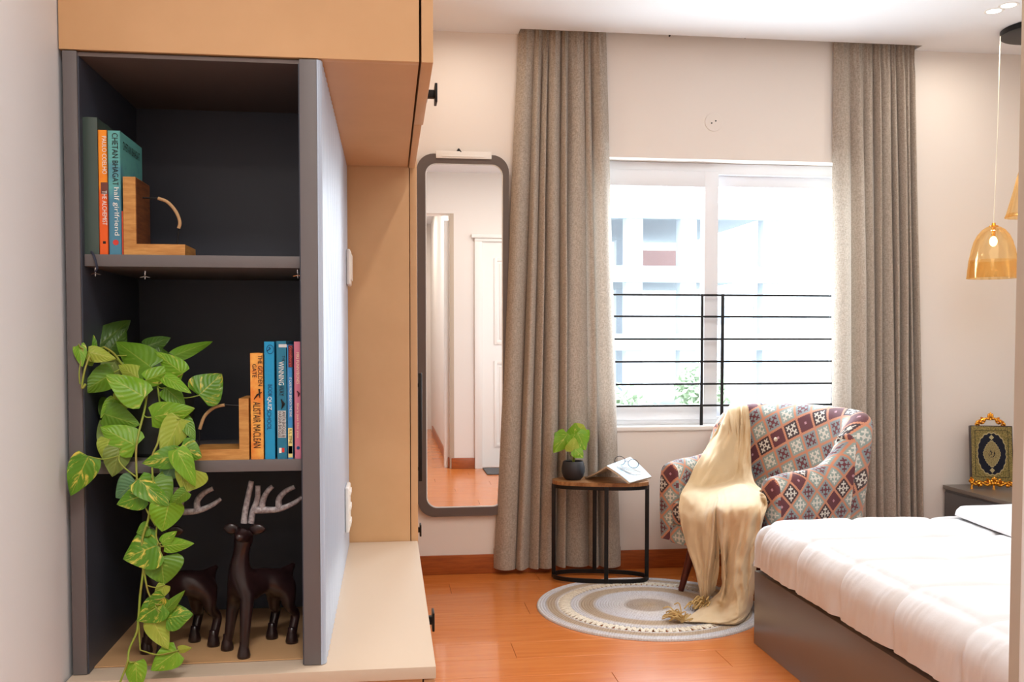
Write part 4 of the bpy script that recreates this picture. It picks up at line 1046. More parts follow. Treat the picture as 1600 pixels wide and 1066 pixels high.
# ------------------------------------------------------------------ armchair
def kilim(name, ang, cell=0.086, ox=0.0, oy=0.0, phase=0):
    m = mat(name, rgb(150, 170, 165), 0.8, sheen=0.15); nt = NT(m); b = nt.n['Principled BSDF']
    uv = coords(nt, 'UV'); mp = nt.n.new('ShaderNodeMapping'); mp.inputs['Rotation'].default_value = (0, 0, ang)
    mp.inputs['Scale'].default_value = (1 / cell, 1 / cell, 1); mp.inputs['Location'].default_value = (ox, oy, 0)
    nt.l.new(uv, mp.inputs[0]); sp = nt.n.new('ShaderNodeSeparateXYZ'); nt.l.new(mp.outputs[0], sp.inputs[0])
    x = E(nt, sp.outputs[0]); y = E(nt, sp.outputs[1])
    i = x.floor(); j = y.floor()
    Q = 28.0
    a = ((x.fract() * Q).floor() + 0.5) * (2 / Q) - 1; c = ((y.fract() * Q).floor() + 0.5) * (2 / Q) - 1
    af = x.fract() * 2 - 1; cf = y.fract() * 2 - 1
    aa = a.abs(); ca = c.abs()
    # zigzag edge
    zx = (((cf * 4.5).fract() - 0.5).abs() * 2 > 0) if False else (((y.fract() * 9).fract() - 0.5).abs() * 0.18)
    zy = (((x.fract() * 9).fract() - 0.5).abs() * 0.18)
    inside = (af.abs() + zx).lt(0.91) * ((cf.abs() + zy).lt(0.91))
    # star: plus with arms along the diagonals, cross ended
    p = ((a + c) * 0.7071).abs(); q = ((a - c) * 0.7071).abs()
    arm = (p.lt(0.10) * q.lt(0.88)).max(q.lt(0.10) * p.lt(0.88))
    bar = (p.lt(0.32) * q.gt(0.44) * q.lt(0.62)).max(q.lt(0.32) * p.gt(0.44) * p.lt(0.62))
    core = p.lt(0.20) * q.lt(0.20)
    hole = p.lt(0.09) * q.lt(0.09)
    star = arm.max(bar).max(core)
    row = (j + phase).mod(3.0); alt = (i + (j / 3).floor()).mod(2.0); alt2 = (i + j).mod(2.0)
    isrow = row.lt(0.5)
    teal, cream, mar, darkb, org = rgb(146, 164, 156), rgb(222, 218, 206), rgb(104, 32, 44), rgb(46, 28, 36), rgb(206, 138, 104)
    teal2 = mixc(nt, alt2, teal, rgb(134, 150, 152))
    ground_t = teal2; star_t = mixc(nt, alt2, cream, mar)
    ct = mixc(nt, star, ground_t, star_t)
    sm = p.lt(0.16) * q.lt(0.07); sm = sm.max(q.lt(0.16) * p.lt(0.07))
    cm = mixc(nt, sm, rgb(92, 30, 44), rgb(190, 140, 150))
    cd = mixc(nt, star * (E(nt, 1.0)._c() - hole), darkb, cream)
    cdk = mixc(nt, alt, cm, cd)
    col = mixc(nt, isrow, ct, cdk)
    col = mixc(nt, inside, org, col)
    fine = E(nt, noise_tex(nt, uv, 700, 2, 0.7))
    col2 = mixc(nt, (fine - 0.35).max(0.0).min(0.4), col, rgb(120, 100, 96))
    nt.l.new(col2, b.inputs['Base Color'])
    bn = nt.n.new('ShaderNodeBump'); bn.inputs['Strength'].default_value = 0.4; bn.inputs['Distance'].default_value = 0.001
    nt.l.new(fine.v, bn.inputs['Height']); nt.l.new(bn.outputs[0], b.inputs['Normal'])
    return m
KB = kilim('kilim_back', R(-28), ox=0.3, oy=0.35, phase=0)
KA = kilim('kilim_arm', R(-45), cell=0.074, ox=0.1, oy=0.2, phase=1)
KS = kilim('kilim_seat', R(45), ox=0.4, phase=2)
CA = -61.6
CC = Vector((1.715, 4.275, 0))
ch = empty('armchair', CC, 'armchair in patterned maroon and teal kilim fabric under the window, wooden legs', 'armchair', rz=R(CA))
CM = Matrix.Translation(CC) @ Matrix.Rotation(R(CA), 4, 'Z')
def cl(x, y, z): return CM @ Vector((x, y, z))
# U shaped path, local: near arm front -> back -> far arm front. (x, y, height, thickness)
path = [(0.300, -0.285, 0.610, 0.095), (0.308, -0.20, 0.622, 0.10), (0.314, -0.08, 0.628, 0.10), (0.318, 0.02, 0.645, 0.10), (0.324, 0.10, 0.71, 0.105), (0.328, 0.16, 0.80, 0.11), (0.320, 0.215, 0.850, 0.12),
        (0.280, 0.265, 0.868, 0.125), (0.215, 0.288, 0.874, 0.13), (0.11, 0.298, 0.878, 0.13), (0.0, 0.30, 0.88, 0.13)]
path += [(-x, y, h, t) for x, y, h, t in path[-2::-1]]
def shell(s0, s1, name, matl, flip=False):
    P4 = [Vector((x, y, h)) for x, y, h, t in path]
    NS = 110; pts = []
    n_ = len(path) - 1
    for k in range(NS + 1):
        f = s0 + (s1 - s0) * k / NS; i_ = min(int(f), n_ - 1); t = f - i_
        a_ = [path[max(i_ - 1, 0)], path[i_], path[i_ + 1], path[min(i_ + 2, n_)]]
        v = [cr(a_[0][q], a_[1][q], a_[2][q], a_[3][q], t) for q in range(4)]
        pts.append(v)
    rows = []; arc = 0; arcs = []; uvs = []
    for k, (x, y, h, th) in enumerate(pts):
        if k: arc += math.hypot(x - pts[k - 1][0], y - pts[k - 1][1])
        a_ = pts[max(k - 1, 0)]; b_ = pts[min(k + 1, NS)]
        tx, ty = b_[0] - a_[0], b_[1] - a_[1]; l_ = math.hypot(tx, ty); nx, ny = ty / l_, -tx / l_     # outward
        # back leans outward with height
        sec = []; H = h; r = th / 2
        zb_ = 0.245
        lean = 0.05 if True else 0
        prof = []
        for q in range(9): prof.append((r, zb_ + (H - r - zb_) * q / 8))
        for q in range(1, 10): an = math.pi * q / 10; prof.append((r * math.cos(an), H - r + r * math.sin(an)))
        for q in range(9): prof.append((-r, H - r - (H - r - zb_) * q / 8))
        # rounded pull-in at the open ends
        endf = 1.0
        row = []; per = 0; uvr = []
        for qi, (o_, z_) in enumerate(prof):
            bulge = 0.010 * math.sin(math.pi * min(1, max(0, (z_ - zb_) / (H - zb_))))
            ln = lean * max(0, (z_ - 0.42)) / 0.46 * (1 if y > 0.1 else max(0, (y + 0.1) / 0.2) if y > -0.1 else 0)
            o2 = o_ + (bulge if o_ > 0 else -bulge) + ln
            p = Vector((x + nx * o2, y + ny * o2, z_))
            if qi: per += (p - row[-1]).length
            row.append(p); uvr.append((arc, per))
        rows.append(row); uvs.append(uvr)
    m = MB(); g = [[m.bm.verts.new(p) for p in row] for row in rows]
    uvl = m.bm.loops.layers.uv.verify(); nc = len(rows[0])
    def fc(idx):
        f = m.bm.faces.new([g[a][b] for a, b in idx])
        for lp, (a, b) in zip(f.loops, idx): lp[uvl].uv = uvs[a][b]
        return f
    for k in range(NS):
        for q in range(nc - 1): fc([(k, q), (k, q + 1), (k + 1, q + 1), (k + 1, q)])
        fc([(k, 0), (k + 1, 0), (k + 1, nc - 1), (k, nc - 1)])
    for kk in (0, NS):
        # puffed end cap
        sgn = -1 if kk == 0 else 1
        t_ = Vector((pts[1][0] - pts[0][0], pts[1][1] - pts[0][1], 0)).normalized() if kk == 0 else Vector((pts[NS][0] - pts[NS - 1][0], pts[NS][1] - pts[NS - 1][1], 0)).normalized()
        base = [m.bm.verts.new(v.co.copy()) for v in g[kk]]; prev = base
        cx = Vector((pts[kk][0], pts[kk][1], 0))
        for s_, d_ in ((0.92, 0.010), (0.75, 0.016), (0.0, 0.018)):
            if s_ == 0: 
                loops = prev
                zc_ = [Vector((cx.x, cx.y, v.co.z)) + t_ * sgn * d_ for v in prev]
                new = [m.bm.verts.new(c_) for c_ in zc_]
            else:
                new = []
                for v, b0 in zip(prev, base):
                    c0 = Vector((cx.x, cx.y, b0.co.z))
                    zz = b0.co.z if b0.co.z < pts[kk][2] - 0.06 else b0.co.z - (1 - s_) * 0.05
                    new.append(m.bm.verts.new(Vector((c0.x + (b0.co.x - c0.x) * s_, c0.y + (b0.co.y - c0.y) * s_, zz)) + t_ * sgn * d_))
            for q in range(nc - 1):
                try:
                    f = m.bm.faces.new([prev[q], prev[q + 1], new[q + 1], new[q]])
                    for lp in f.loops:
                        d2 = lp.vert.co - cx; lp[uvl].uv = (d2.x + 0.3, lp.vert.co.z)
                except ValueError: pass
            prev = new
    return m.build(name, matl, ch, world=False, ang=60)
shell(0, 4.7, 'arm', KA); shell(15.3, 20, 'arm', KA); shell(4.72, 15.28, 'backrest', KB)
def soft_box(a, b, r, name, matl, puff=0.012):
    m = MB(); m.box(a, b, bev=r, seg=4)
    bmesh.ops.subdivide_edges(m.bm, edges=[e for e in m.bm.edges if e.calc_length() > 0.12], cuts=7, use_grid_fill=True)
    a = Vector(a); b = Vector(b); c_ = (a + b) / 2; h = (b - a) / 2
    uvl = m.bm.loops.layers.uv.verify()
    m.bm.normal_update()
    for v in m.bm.verts:
        d = v.co - c_; q = [min(1, abs(d[i] / h[i])) for i in range(3)]
        fx = 1 - max(q[0], q[1]) ** 3 if q[2] > 0.9 else 0
        v.co.z += puff * fx * (1 if d.z > 0 else 0)
    for f in m.bm.faces:
        n_ = f.normal
        for lp in f.loops:
            p = lp.vert.co
            lp[uvl].uv = (p.x, p.z + (p.y if abs(n_.z) > 0.6 else 0)) if abs(n_.x) < 0.7 else (p.y + 0.4, p.z)
            if abs(n_.z) > 0.6: lp[uvl].uv = (p.x, p.y + 0.1)
    return m.build(name, matl, ch, world=False, ang=60)
soft_box((-0.275, -0.315, 0.235), (0.275, 0.25, 0.325), 0.02, 'seat_base', KS, 0)
soft_box((-0.262, -0.318, 0.325), (0.262, 0.245, 0.435), 0.03, 'seat_cushion', KS, 0.02)
LEG = mat('mahogany_leg', rgb(110, 44, 28), 0.35, var=(12, rgb(72, 28, 20), (4, 4, 1)))
for sx, sy, tx, ty in ((-0.228, -0.28, -0.20, -0.22), (0.228, -0.28, 0.20, -0.22), (-0.25, 0.30, -0.21, 0.22), (0.25, 0.30, 0.21, 0.22)):
    zr = 0.011 if (CM @ Vector((sx, sy, 0)) - RC).length < RR - 0.02 else 0.0008
    MB().tube([(sx, sy, zr), (tx, ty, 0.236)], [0.013, 0.024], 14).build('leg', LEG, ch, world=False)
MB().box((-0.235, -0.25, 0.222), (0.235, -0.19, 0.2345)).box((-0.235, 0.19, 0.222), (0.235, 0.25, 0.2345)).build('leg_rail', M['black'], ch, world=False, smooth=False)
for x, z in ((-0.075, 0.71),):
    MB().ball((x, 0.205, z), 0.011, 2, (1, 0.5, 1)).build('button', mat('cream_button', rgb(214, 196, 176), 0.6), ch, world=False)

# ------------------------------------------------------------------ throw blanket
def on_y(px_, py_, c_):
    """point on the chair-local plane y = c"""
    d = ray(px_, py_); inv = CM.inverted()
    o = inv @ Vector((0, 0, HC)); dd = (inv.to_3x3() @ d)
    t = (c_ - o.y) / dd.y
    return CM @ (o + dd * t)
def TP(a, b, k, v):
    if k == 'y': return on_y(a, b, v)
    if k == 'z': return at(a, b, Z=v)
    return at(a, b, Y=v)
rowsA = [
 [(1142, 690, 'y', .43), (1146, 690, 'y', .43), (1150, 690, 'y', .43), (1155, 690, 'y', .43), (1160, 690, 'y', .43), (1165, 690, 'y', .43), (1170, 690, 'y', .43), (1173, 690, 'y', .43)],
 [(1136, 652, 'y', .40), (1140, 645, 'y', .41), (1146, 640, 'y', .41), (1152, 638, 'y', .41), (1157, 639, 'y', .41), (1162, 640, 'y', .41), (1167, 642, 'y', .41), (1171, 645, 'y', .40)],
 [(1132, 652, 'y', .30), (1138, 641, 'y', .32), (1144, 633, 'y', .33), (1152, 630, 'y', .33), (1158, 632, 'y', .34), (1163, 631, 'y', .33), (1168, 633, 'y', .33), (1171, 640, 'y', .31)],
 [(1119, 674, 'y', .20), (1128, 667, 'y', .24), (1137, 663, 'y', .25), (1148, 660, 'y', .245), (1157, 662, 'y', .25), (1162, 661, 'y', .235), (1168, 662, 'y', .245), (1173, 665, 'y', .23)],
 [(1103, 702, 'y', .02), (1114, 699, 'y', .12), (1127, 695, 'y', .19), (1140, 695, 'y', .20), (1153, 697, 'y', .205), (1161, 696, 'y', .185), (1168, 697, 'y', .20), (1174, 700, 'y', .20)],
 [(1088, 728, 'y', -.10), (1103, 728, 'y', .0), (1118, 728, 'y', .11), (1134, 730, 'y', .16), (1150, 730, 'y', .17), (1160, 729, 'y', .15), (1168, 730, 'y', .17), (1175, 733, 'y', .18)],
 [(1074, 756, 'y', -.24), (1090, 757, 'y', -.14), (1106, 756, 'y', -.03), (1124, 754, 'y', .05), (1142, 752, 'y', .09), (1155, 752, 'y', .08), (1168, 752, 'y', .09), (1180, 754, 'y', .06)],
 [(1062, 778, 'y', -.335), (1078, 776, 'y', -.30), (1095, 775, 'y', -.25), (1112, 772, 'y', -.18), (1130, 768, 'y', -.12), (1148, 764, 'y', -.07), (1170, 762, 'y', -.03), (1190, 766, 'y', -.02)],
 [(1062, 800, 'y', -.348), (1077, 806, 'y', -.352), (1092, 806, 'y', -.352), (1108, 800, 'y', -.345), (1120, 790, 'y', -.33), (1132, 782, 'y', -.28), (1150, 776, 'y', -.22), (1176, 772, 'y', -.17)],
 [(1070, 838, 'y', -.350), (1082, 840, 'y', -.356), (1095, 840, 'y', -.360), (1108, 836, 'y', -.365), (1116, 826, 'y', -.372), (1120, 818, 'y', -.355), (1122, 812, 'y', -.345), (1126, 804, 'y', -.335)],
 [(1084, 880, 'y', -.350), (1092, 882, 'y', -.358), (1100, 884, 'y', -.366), (1107, 882, 'y', -.372), (1112, 874, 'y', -.38), (1118, 866, 'y', -.36), (1122, 862, 'y', -.345), (1126, 858, 'y', -.335)],
 [(1093, 912, 'y', -.350), (1097, 914, 'y', -.358), (1101, 914, 'y', -.368), (1105, 912, 'y', -.376), (1109, 906, 'y', -.375), (1114, 902, 'y', -.35), (1119, 900, 'y', -.34), (1124, 898, 'y', -.33)],
 [(1098, 940, 'y', -.350), (1099, 941, 'y', -.358), (1101, 940, 'y', -.366), (1103, 938, 'y', -.372), (1106, 934, 'y', -.37), (1110, 930, 'y', -.35), (1114, 926, 'y', -.34), (1118, 922, 'y', -.335)]]
rowsB = [
 [(1120, 770, 'y', -.15), (1130, 764, 'y', -.12), (1142, 760, 'y', -.10), (1155, 757, 'y', -.08), (1166, 758, 'y', -.06), (1176, 762, 'y', -.05), (1184, 768, 'y', -.05), (1186, 776, 'y', -.08)],
 [(1124, 782, 'y', -.30), (1134, 778, 'y', -.27), (1146, 775, 'y', -.25), (1160, 772, 'y', -.22), (1174, 771, 'y', -.20), (1186, 773, 'y', -.20), (1196, 776, 'y', -.22), (1199, 784, 'y', -.25)],
 [(1121, 800, 'y', -.36), (1132, 799, 'y', -.385), (1144, 796, 'y', -.385), (1158, 793, 'y', -.39), (1172, 791, 'y', -.385), (1184, 792, 'y', -.37), (1193, 796, 'y', -.36), (1198, 800, 'y', -.34)],
 [(1122, 826, 'y', -.345), (1132, 828, 'y', -.40), (1144, 828, 'y', -.385), (1156, 827, 'y', -.405), (1168, 826, 'y', -.40), (1180, 824, 'y', -.385), (1188, 822, 'y', -.375), (1192, 820, 'y', -.34)],
 [(1126, 862, 'y', -.345), (1132, 866, 'y', -.405), (1138, 868, 'y', -.37), (1148, 868, 'y', -.41), (1160, 868, 'y', -.405), (1170, 866, 'y', -.39), (1178, 864, 'y', -.375), (1184, 860, 'y', -.34)],
 [(1128, 898, 'y', -.345), (1132, 902, 'y', -.40), (1137, 905, 'y', -.37), (1146, 906, 'y', -.415), (1156, 906, 'y', -.41), (1166, 905, 'y', -.39), (1174, 902, 'y', -.37), (1180, 898, 'y', -.34)],
 [(1126, 922, 'y', -.36), (1129, 930, 'y', -.40), (1134, 934, 'y', -.38), (1144, 936, 'y', -.42), (1154, 937, 'y', -.42), (1164, 936, 'y', -.40), (1171, 934, 'y', -.37), (1177, 930, 'y', -.35)],
 [(1107, 940, 'z', .030), (1118, 944, 'z', .045), (1130, 950, 'z', .035), (1140, 956, 'z', .05), (1152, 960, 'z', .05), (1163, 958, 'z', .045), (1170, 954, 'z', .04), (1175, 948, 'z', .03)],
 [(1094, 952, 'z', .020), (1106, 954, 'z', .034), (1120, 960, 'z', .024), (1134, 967, 'z', .030), (1146, 972, 'z', .026), (1156, 970, 'z', .028), (1164, 966, 'z', .025), (1170, 960, 'z', .020)],
 [(1066, 972, 'z', .014), (1085, 972, 'z', .022), (1104, 973, 'z', .016), (1122, 975, 'z', .016), (1136, 976, 'z', .015), (1148, 976, 'z', .014), (1157, 973, 'z', .014), (1164, 968, 'z', .014)]]
TH_M = mat('cream_linen_throw', rgb(218, 197, 162), 0.85, sheen=0.15, var=(4, rgb(211, 187, 149)), bump=(420, 0.5))
th = empty('throw_blanket', at(1120, 870, Y=4.0), 'cream linen throw draped over the armchair and down onto the rug', 'throw blanket')
th.location.z = 0.02
from mathutils.bvhtree import BVHTree
vv_, ff_ = [], []
for o_ in ch.children:
    if o_.name.split('.')[0] in ('arm', 'backrest', 'seat_base', 'seat_cushion'):
        k_ = len(vv_); vv_ += [CM @ v.co for v in o_.data.vertices]; ff_ += [[k_ + i_ for i_ in f.vertices] for f in o_.data.polygons]
CHT = BVHTree.FromPolygons(vv_, ff_)
EYE = Vector((0, 0, HC))
def rest_on_chair(g, off):
    for it in range(4):
        for i, row in enumerate(g):
            for j, p in enumerate(row):
                d = p - EYE; L = d.length; d.normalize()
                h = CHT.ray_cast(EYE, d)
                if h[0] is not None and h[3] < L + off and L < h[3] + 0.55: row[j] = EYE + d * (h[3] - off)
        if it < 3:
            ng = [[p.copy() for p in row] for row in g]
            for i in range(1, len(g) - 1):
                for j in range(1, len(g[0]) - 1):
                    ng[i][j] = g[i][j] * 0.4 + (g[i - 1][j] + g[i + 1][j] + g[i][j - 1] + g[i][j + 1]) * 0.15
            for i in range(len(g)): g[i] = ng[i]
    return g
def throw_piece(rws, nu, nv, seed, name, off=0.014):
    g = sheet([[TP(*q) for q in r] for r in rws], nu, nv)
    f = Vector((-0.55, -0.8, 0.15)).normalized()
    rest_on_chair(g, off)
    for i, row in enumerate(g):
        for j, p in enumerate(row):
            u_, v_ = j / nu, i / nv
            nn = noise.noise(Vector((u_ * 6 + seed, v_ * 2.4, 0))) * 0.020 + (0.5 - abs(noise.noise(Vector((u_ * 5 + v_ * 3 + seed, v_ * 6 - u_ * 2, 4))))) * 0.016 * (1 + abs(noise.noise(Vector((u_ * 2, v_ * 3, seed)))))
            nn += (0.4 - abs(noise.noise(Vector((u_ * 9 + seed * 2, v_ * 14 + u_ * 6, 9))))) * 0.009 + noise.noise(Vector((p.x * 40, p.y * 40, p.z * 22))) * 0.0022
            edge = min(1, min(i, nv - i) / 4)
            row[j] = p + f * (nn * 1.35 + 0.002) * edge
    m = MB(); m.grid(g)
    for v in m.bm.verts: v.co.z = max(v.co.z, 0.013)
    me = bpy.data.meshes.new(name); m.bm.to_mesh(me); m.bm.free()
    tmp = bpy.data.objects.new('t', me); COL.objects.link(tmp)
    sd = tmp.modifiers.new('s', 'SOLIDIFY'); sd.thickness = 0.003; sd.offset = 0
    bpy.context.view_layer.update()
    out = bpy.data.meshes.new_from_object(tmp.evaluated_get(bpy.context.evaluated_depsgraph_get())); bpy.data.objects.remove(tmp)
    return link(name, out, TH_M, th, ang=80)
throw_piece(rowsA, 70, 130, 1, 'upper_fold'); throw_piece(rowsB, 70, 110, 5, 'lower_fold', 0.026)
TS = mat('jute_tassel', rgb(198, 168, 112), 0.9)
for (x, y), (hx, hy) in (((1050, 968), (1066, 971)), ((1084, 952), (1101, 946))):
    c_ = at(x, y, Z=0.02); h_ = at(hx, hy, Z=0.02); m = MB()
    d_ = (c_ - h_).normalized()
    for k in range(46):
        s_ = Vector((rnd.gauss(0, 1), rnd.gauss(0, 1), abs(rnd.gauss(0, 0.7)))) * 0.014
        e_ = h_ + d_ * rnd.uniform(0.035, 0.065) + s_ * 1.8; e_.z = max(0.013, e_.z - 0.004)
        md_ = h_.lerp(e_, 0.5) + s_ * 0.7 + Vector((0, 0, 0.012))
        q_ = spline([h_, md_, e_], 6); 
        for v in q_: v.z = max(v.z, 0.0125)
        m.tube(q_, 0.0030, 5)
    m.ball(h_, 0.008, 2)
    m.build('tassel', TS, th)

# ------------------------------------------------------------------ bed
be = empty('bed', (2.4, 2.6, 0), 'low grey storage bed under the white quilt, lower right', 'bed')
BG = mat('grey_gloss_laminate', rgb(112, 104, 100), 0.3, spec=0.5, bump=(5, 0.1))
BX0, BX1, BY0, BY1, BZ = 1.42, 3.42, 1.55, 3.582, 0.288
MB().box((BX0, BY0, 0.0), (BX0 + 0.02, BY1, BZ), bev=0.0015).build('foot_panel', BG, be)
MB().box((BX0 + 0.02, BY1 - 0.02, 0), (BX1, BY1, BZ), bev=0.0015).build('side_panel', BG, be)
MB().box((BX0 + 0.02, BY0, 0), (BX1, BY0 + 0.02, BZ), bev=0.0015).build('side_panel', BG, be)
MB().box((BX0 + 0.021, BY0 + 0.021, BZ - 0.04), (BX1, BY1 - 0.021, BZ - 0.004)).build('platform', BG, be, smooth=False)
MB().box((BX1, BY0 - 0.05, 0), (BX1 + 0.06, BY1 + 0.05, 1.05), bev=0.01).build('headboard', BG, be)
MAT_ = mat('mattress_ticking', rgb(226, 222, 216), 0.8)
tag(MB().box((BX0 + 0.035, BY0 + 0.04, BZ - 0.002), (BX1 - 0.01, BY1 - 0.035, 0.452), bev=0.04, seg=4).build('mattress', MAT_), 'white mattress between the grey bed base and the quilt', 'mattress')
QM = mat('white_quilt_cotton', rgb(212, 212, 214), 0.8, bump=(120, 0.15))
def drape(name, x0, x1, y0, y1, zt, r, hang, seam, puff, seed, thick, matl, nres=0.009, sides=(1, 0, 0, 1), skew=0.0, wr=1.0):
    """cloth draped over a box; sides = overhang at x0, x1, y0, y1"""
    hx0, hx1, hy0, hy1 = [hang if s_ else 0 for s_ in sides]
    nx = int((x1 - x0 + hx0 + hx1) / nres); ny = int((y1 - y0 + hy0 + hy1) / nres); g = []
    for i in range(ny + 1):
        sy = y0 - hy0 + (y1 - y0 + hy0 + hy1) * i / ny; row = []
        for j in range(nx + 1):
            sx = x0 - hx0 + (x1 - x0 + hx0 + hx1) * j / nx
            dx = (x0 + r - sx) if sides[0] and sx < x0 + r else ((sx - (x1 - r)) if sides[1] and sx > x1 - r else 0); dirx = -1 if sx < (x0 + x1) / 2 else 1
            dy = (y0 + r - sy) if sides[2] and sy < y0 + r else ((sy - (y1 - r)) if sides[3] and sy > y1 - r else 0); diry = -1 if sy < (y0 + y1) / 2 else 1
            d = math.hypot(dx, dy); cx = sx + (dx if dirx < 0 else -dx); cy = sy + (dy if diry < 0 else -dy)
            if d < 1e-9: p = Vector((sx, sy, zt)); nr_ = Vector((0, 0, 1)); s_ = 0
            else:
                ux, uy = dirx * dx / d, diry * dy / d
                arc = r * math.pi / 2
                if d < arc:
                    a = d / r; p = Vector((cx + ux * r * math.sin(a), cy + uy * r * math.sin(a), zt - r + r * math.cos(a))); nr_ = Vector((ux * math.sin(a), uy * math.sin(a), math.cos(a)))
                else: p = Vector((cx + ux * r, cy + uy * r, zt - r - min(d, hang + r) + arc)); nr_ = Vector((ux, uy, 0))
            q = 1.0
            if seam:
                fx = abs(math.sin(math.pi * (sx - (x0 + 0.055)) / seam)); fy = abs(math.sin(math.pi * (sy - (y1 - 0.10)) / seam))
                fx = min(1, fx * 4) ** 0.45 * (0.75 + 0.25 * fx); fy = min(1, fy * 4) ** 0.45 * (0.75 + 0.25 * fy)
                q = fx * fy if d < 0.08 else (0.35 + 0.65 * fx) * fy
            tx_, ty_ = sx, sy
            sm_ = min(1, d / 0.12)
            nn = noise.noise(Vector((tx_ * 3 + seed, ty_ * 3, 0))) * 0.006 + noise.noise(Vector((tx_ * 10, ty_ * 14 + seed, 1))) * 0.0035 * wr
            nn += abs(noise.noise(Vector((tx_ * 5, ty_ * 32 + tx_ * 8 + seed, 3)))) * wr * (0.003 + 0.005 * sm_)
            if d > 0.1: nn += 0.004 * wr * math.sin(sy * 46 + 3 * noise.noise(Vector((sx * 6, sy * 5, 2)))) * noise.noise(Vector((sx * 3, sy * 5, 6)))
            p = p + nr_ * (puff * q + nn)
            row.append(p)
        g.append(row)
    m = MB(); m.grid(g)
    me = bpy.data.meshes.new(name); m.bm.to_mesh(me); m.bm.free()
    tmp = bpy.data.objects.new('t', me); COL.objects.link(tmp)
    sd = tmp.modifiers.new('s', 'SOLIDIFY'); sd.thickness = thick; sd.offset = -1
    bpy.context.view_layer.update()
    out = bpy.data.meshes.new_from_object(tmp.evaluated_get(bpy.context.evaluated_depsgraph_get())); bpy.data.objects.remove(tmp)
    return link(name, out, matl, None, ang=80)
tag(drape('quilt', 1.415, 3.36, 1.56, 3.590, 0.482, 0.085, 0.128, 0.325, 0.020, 4, 0.006, QM), 'white square-stitched quilt spread over the bed, hanging over its foot', 'quilt')
fd = drape('folded_duvet', 2.20, 3.34, 1.62, 3.50, 0.540, 0.03, 0.020, 0, 0.008, 11, 0.01, QM, 0.02, (1, 0, 1, 1), 0, 0.4)
for v in fd.data.vertices: v.co.x += (v.co.y - 3.5) * 0.10
tag(fd, 'smooth white duvet folded back across the head half of the bed', 'duvet')
for k, (yc, lab) in enumerate(((3.0, 'white pillow at the window side of the bed head'), (2.1, 'white pillow at the near side of the bed head'))):
    m = MB(); g = []
    for i in range(25):
        v_ = i / 24 * 2 - 1; row = []
        for j in range(25):
            u_ = j / 24 * 2 - 1
            e_ = max(0, (1 - abs(u_) ** 3) * (1 - abs(v_) ** 3)) ** 0.5
            row.append(Vector((3.14 + u_ * 0.2 * (1 - 0.06 * v_ * v_), yc + v_ * 0.33 * (1 - 0.05 * u_ * u_), 0.622 + 0.05 * e_)))
        g.append(row)
    m.grid(g); g2 = [[Vector((p.x, p.y, 1.239 - p.z)) for p in r] for r in g]; m.grid(g2)
    bmesh.ops.remove_doubles(m.bm, verts=m.bm.verts, dist=0.003)
    tag(m.build('pillow', QM, ang=80), lab, 'pillow')

# ------------------------------------------------------------------ nightstand
ns = empty('nightstand', (3.17, 4.3, 0), 'dark grey nightstand in the corner beyond the bed', 'nightstand')
NG = mat('dark_grey_laminate', rgb(84, 80, 80), 0.35); NTOP = mat('nightstand_top', rgb(112, 102, 92), 0.3)
NX0, NY0, NZ = 2.975, 3.72, 0.408
MB().box((NX0, NY0, NZ - 0.02), (3.44, 4.835, NZ), bev=0.0015).build('top_panel', NTOP, ns)
MB().box((NX0 + 0.012, NY0 + 0.01, 0.06), (3.43, 4.83, NZ - 0.0205), bev=0.001).build('body', NG, ns)
for k in range(2):
    MB().box((NX0 + 0.006, NY0 + 0.012, 0.07 + k * 0.155), (NX0 + 0.011, 4.825, 0.218 + k * 0.155), bev=0.001).build('drawer_front', NG, ns)
MB().box((NX0 + 0.03, NY0 + 0.03, 0), (3.41, 4.81, 0.0595)).build('plinth', M['black'], ns, smooth=False)

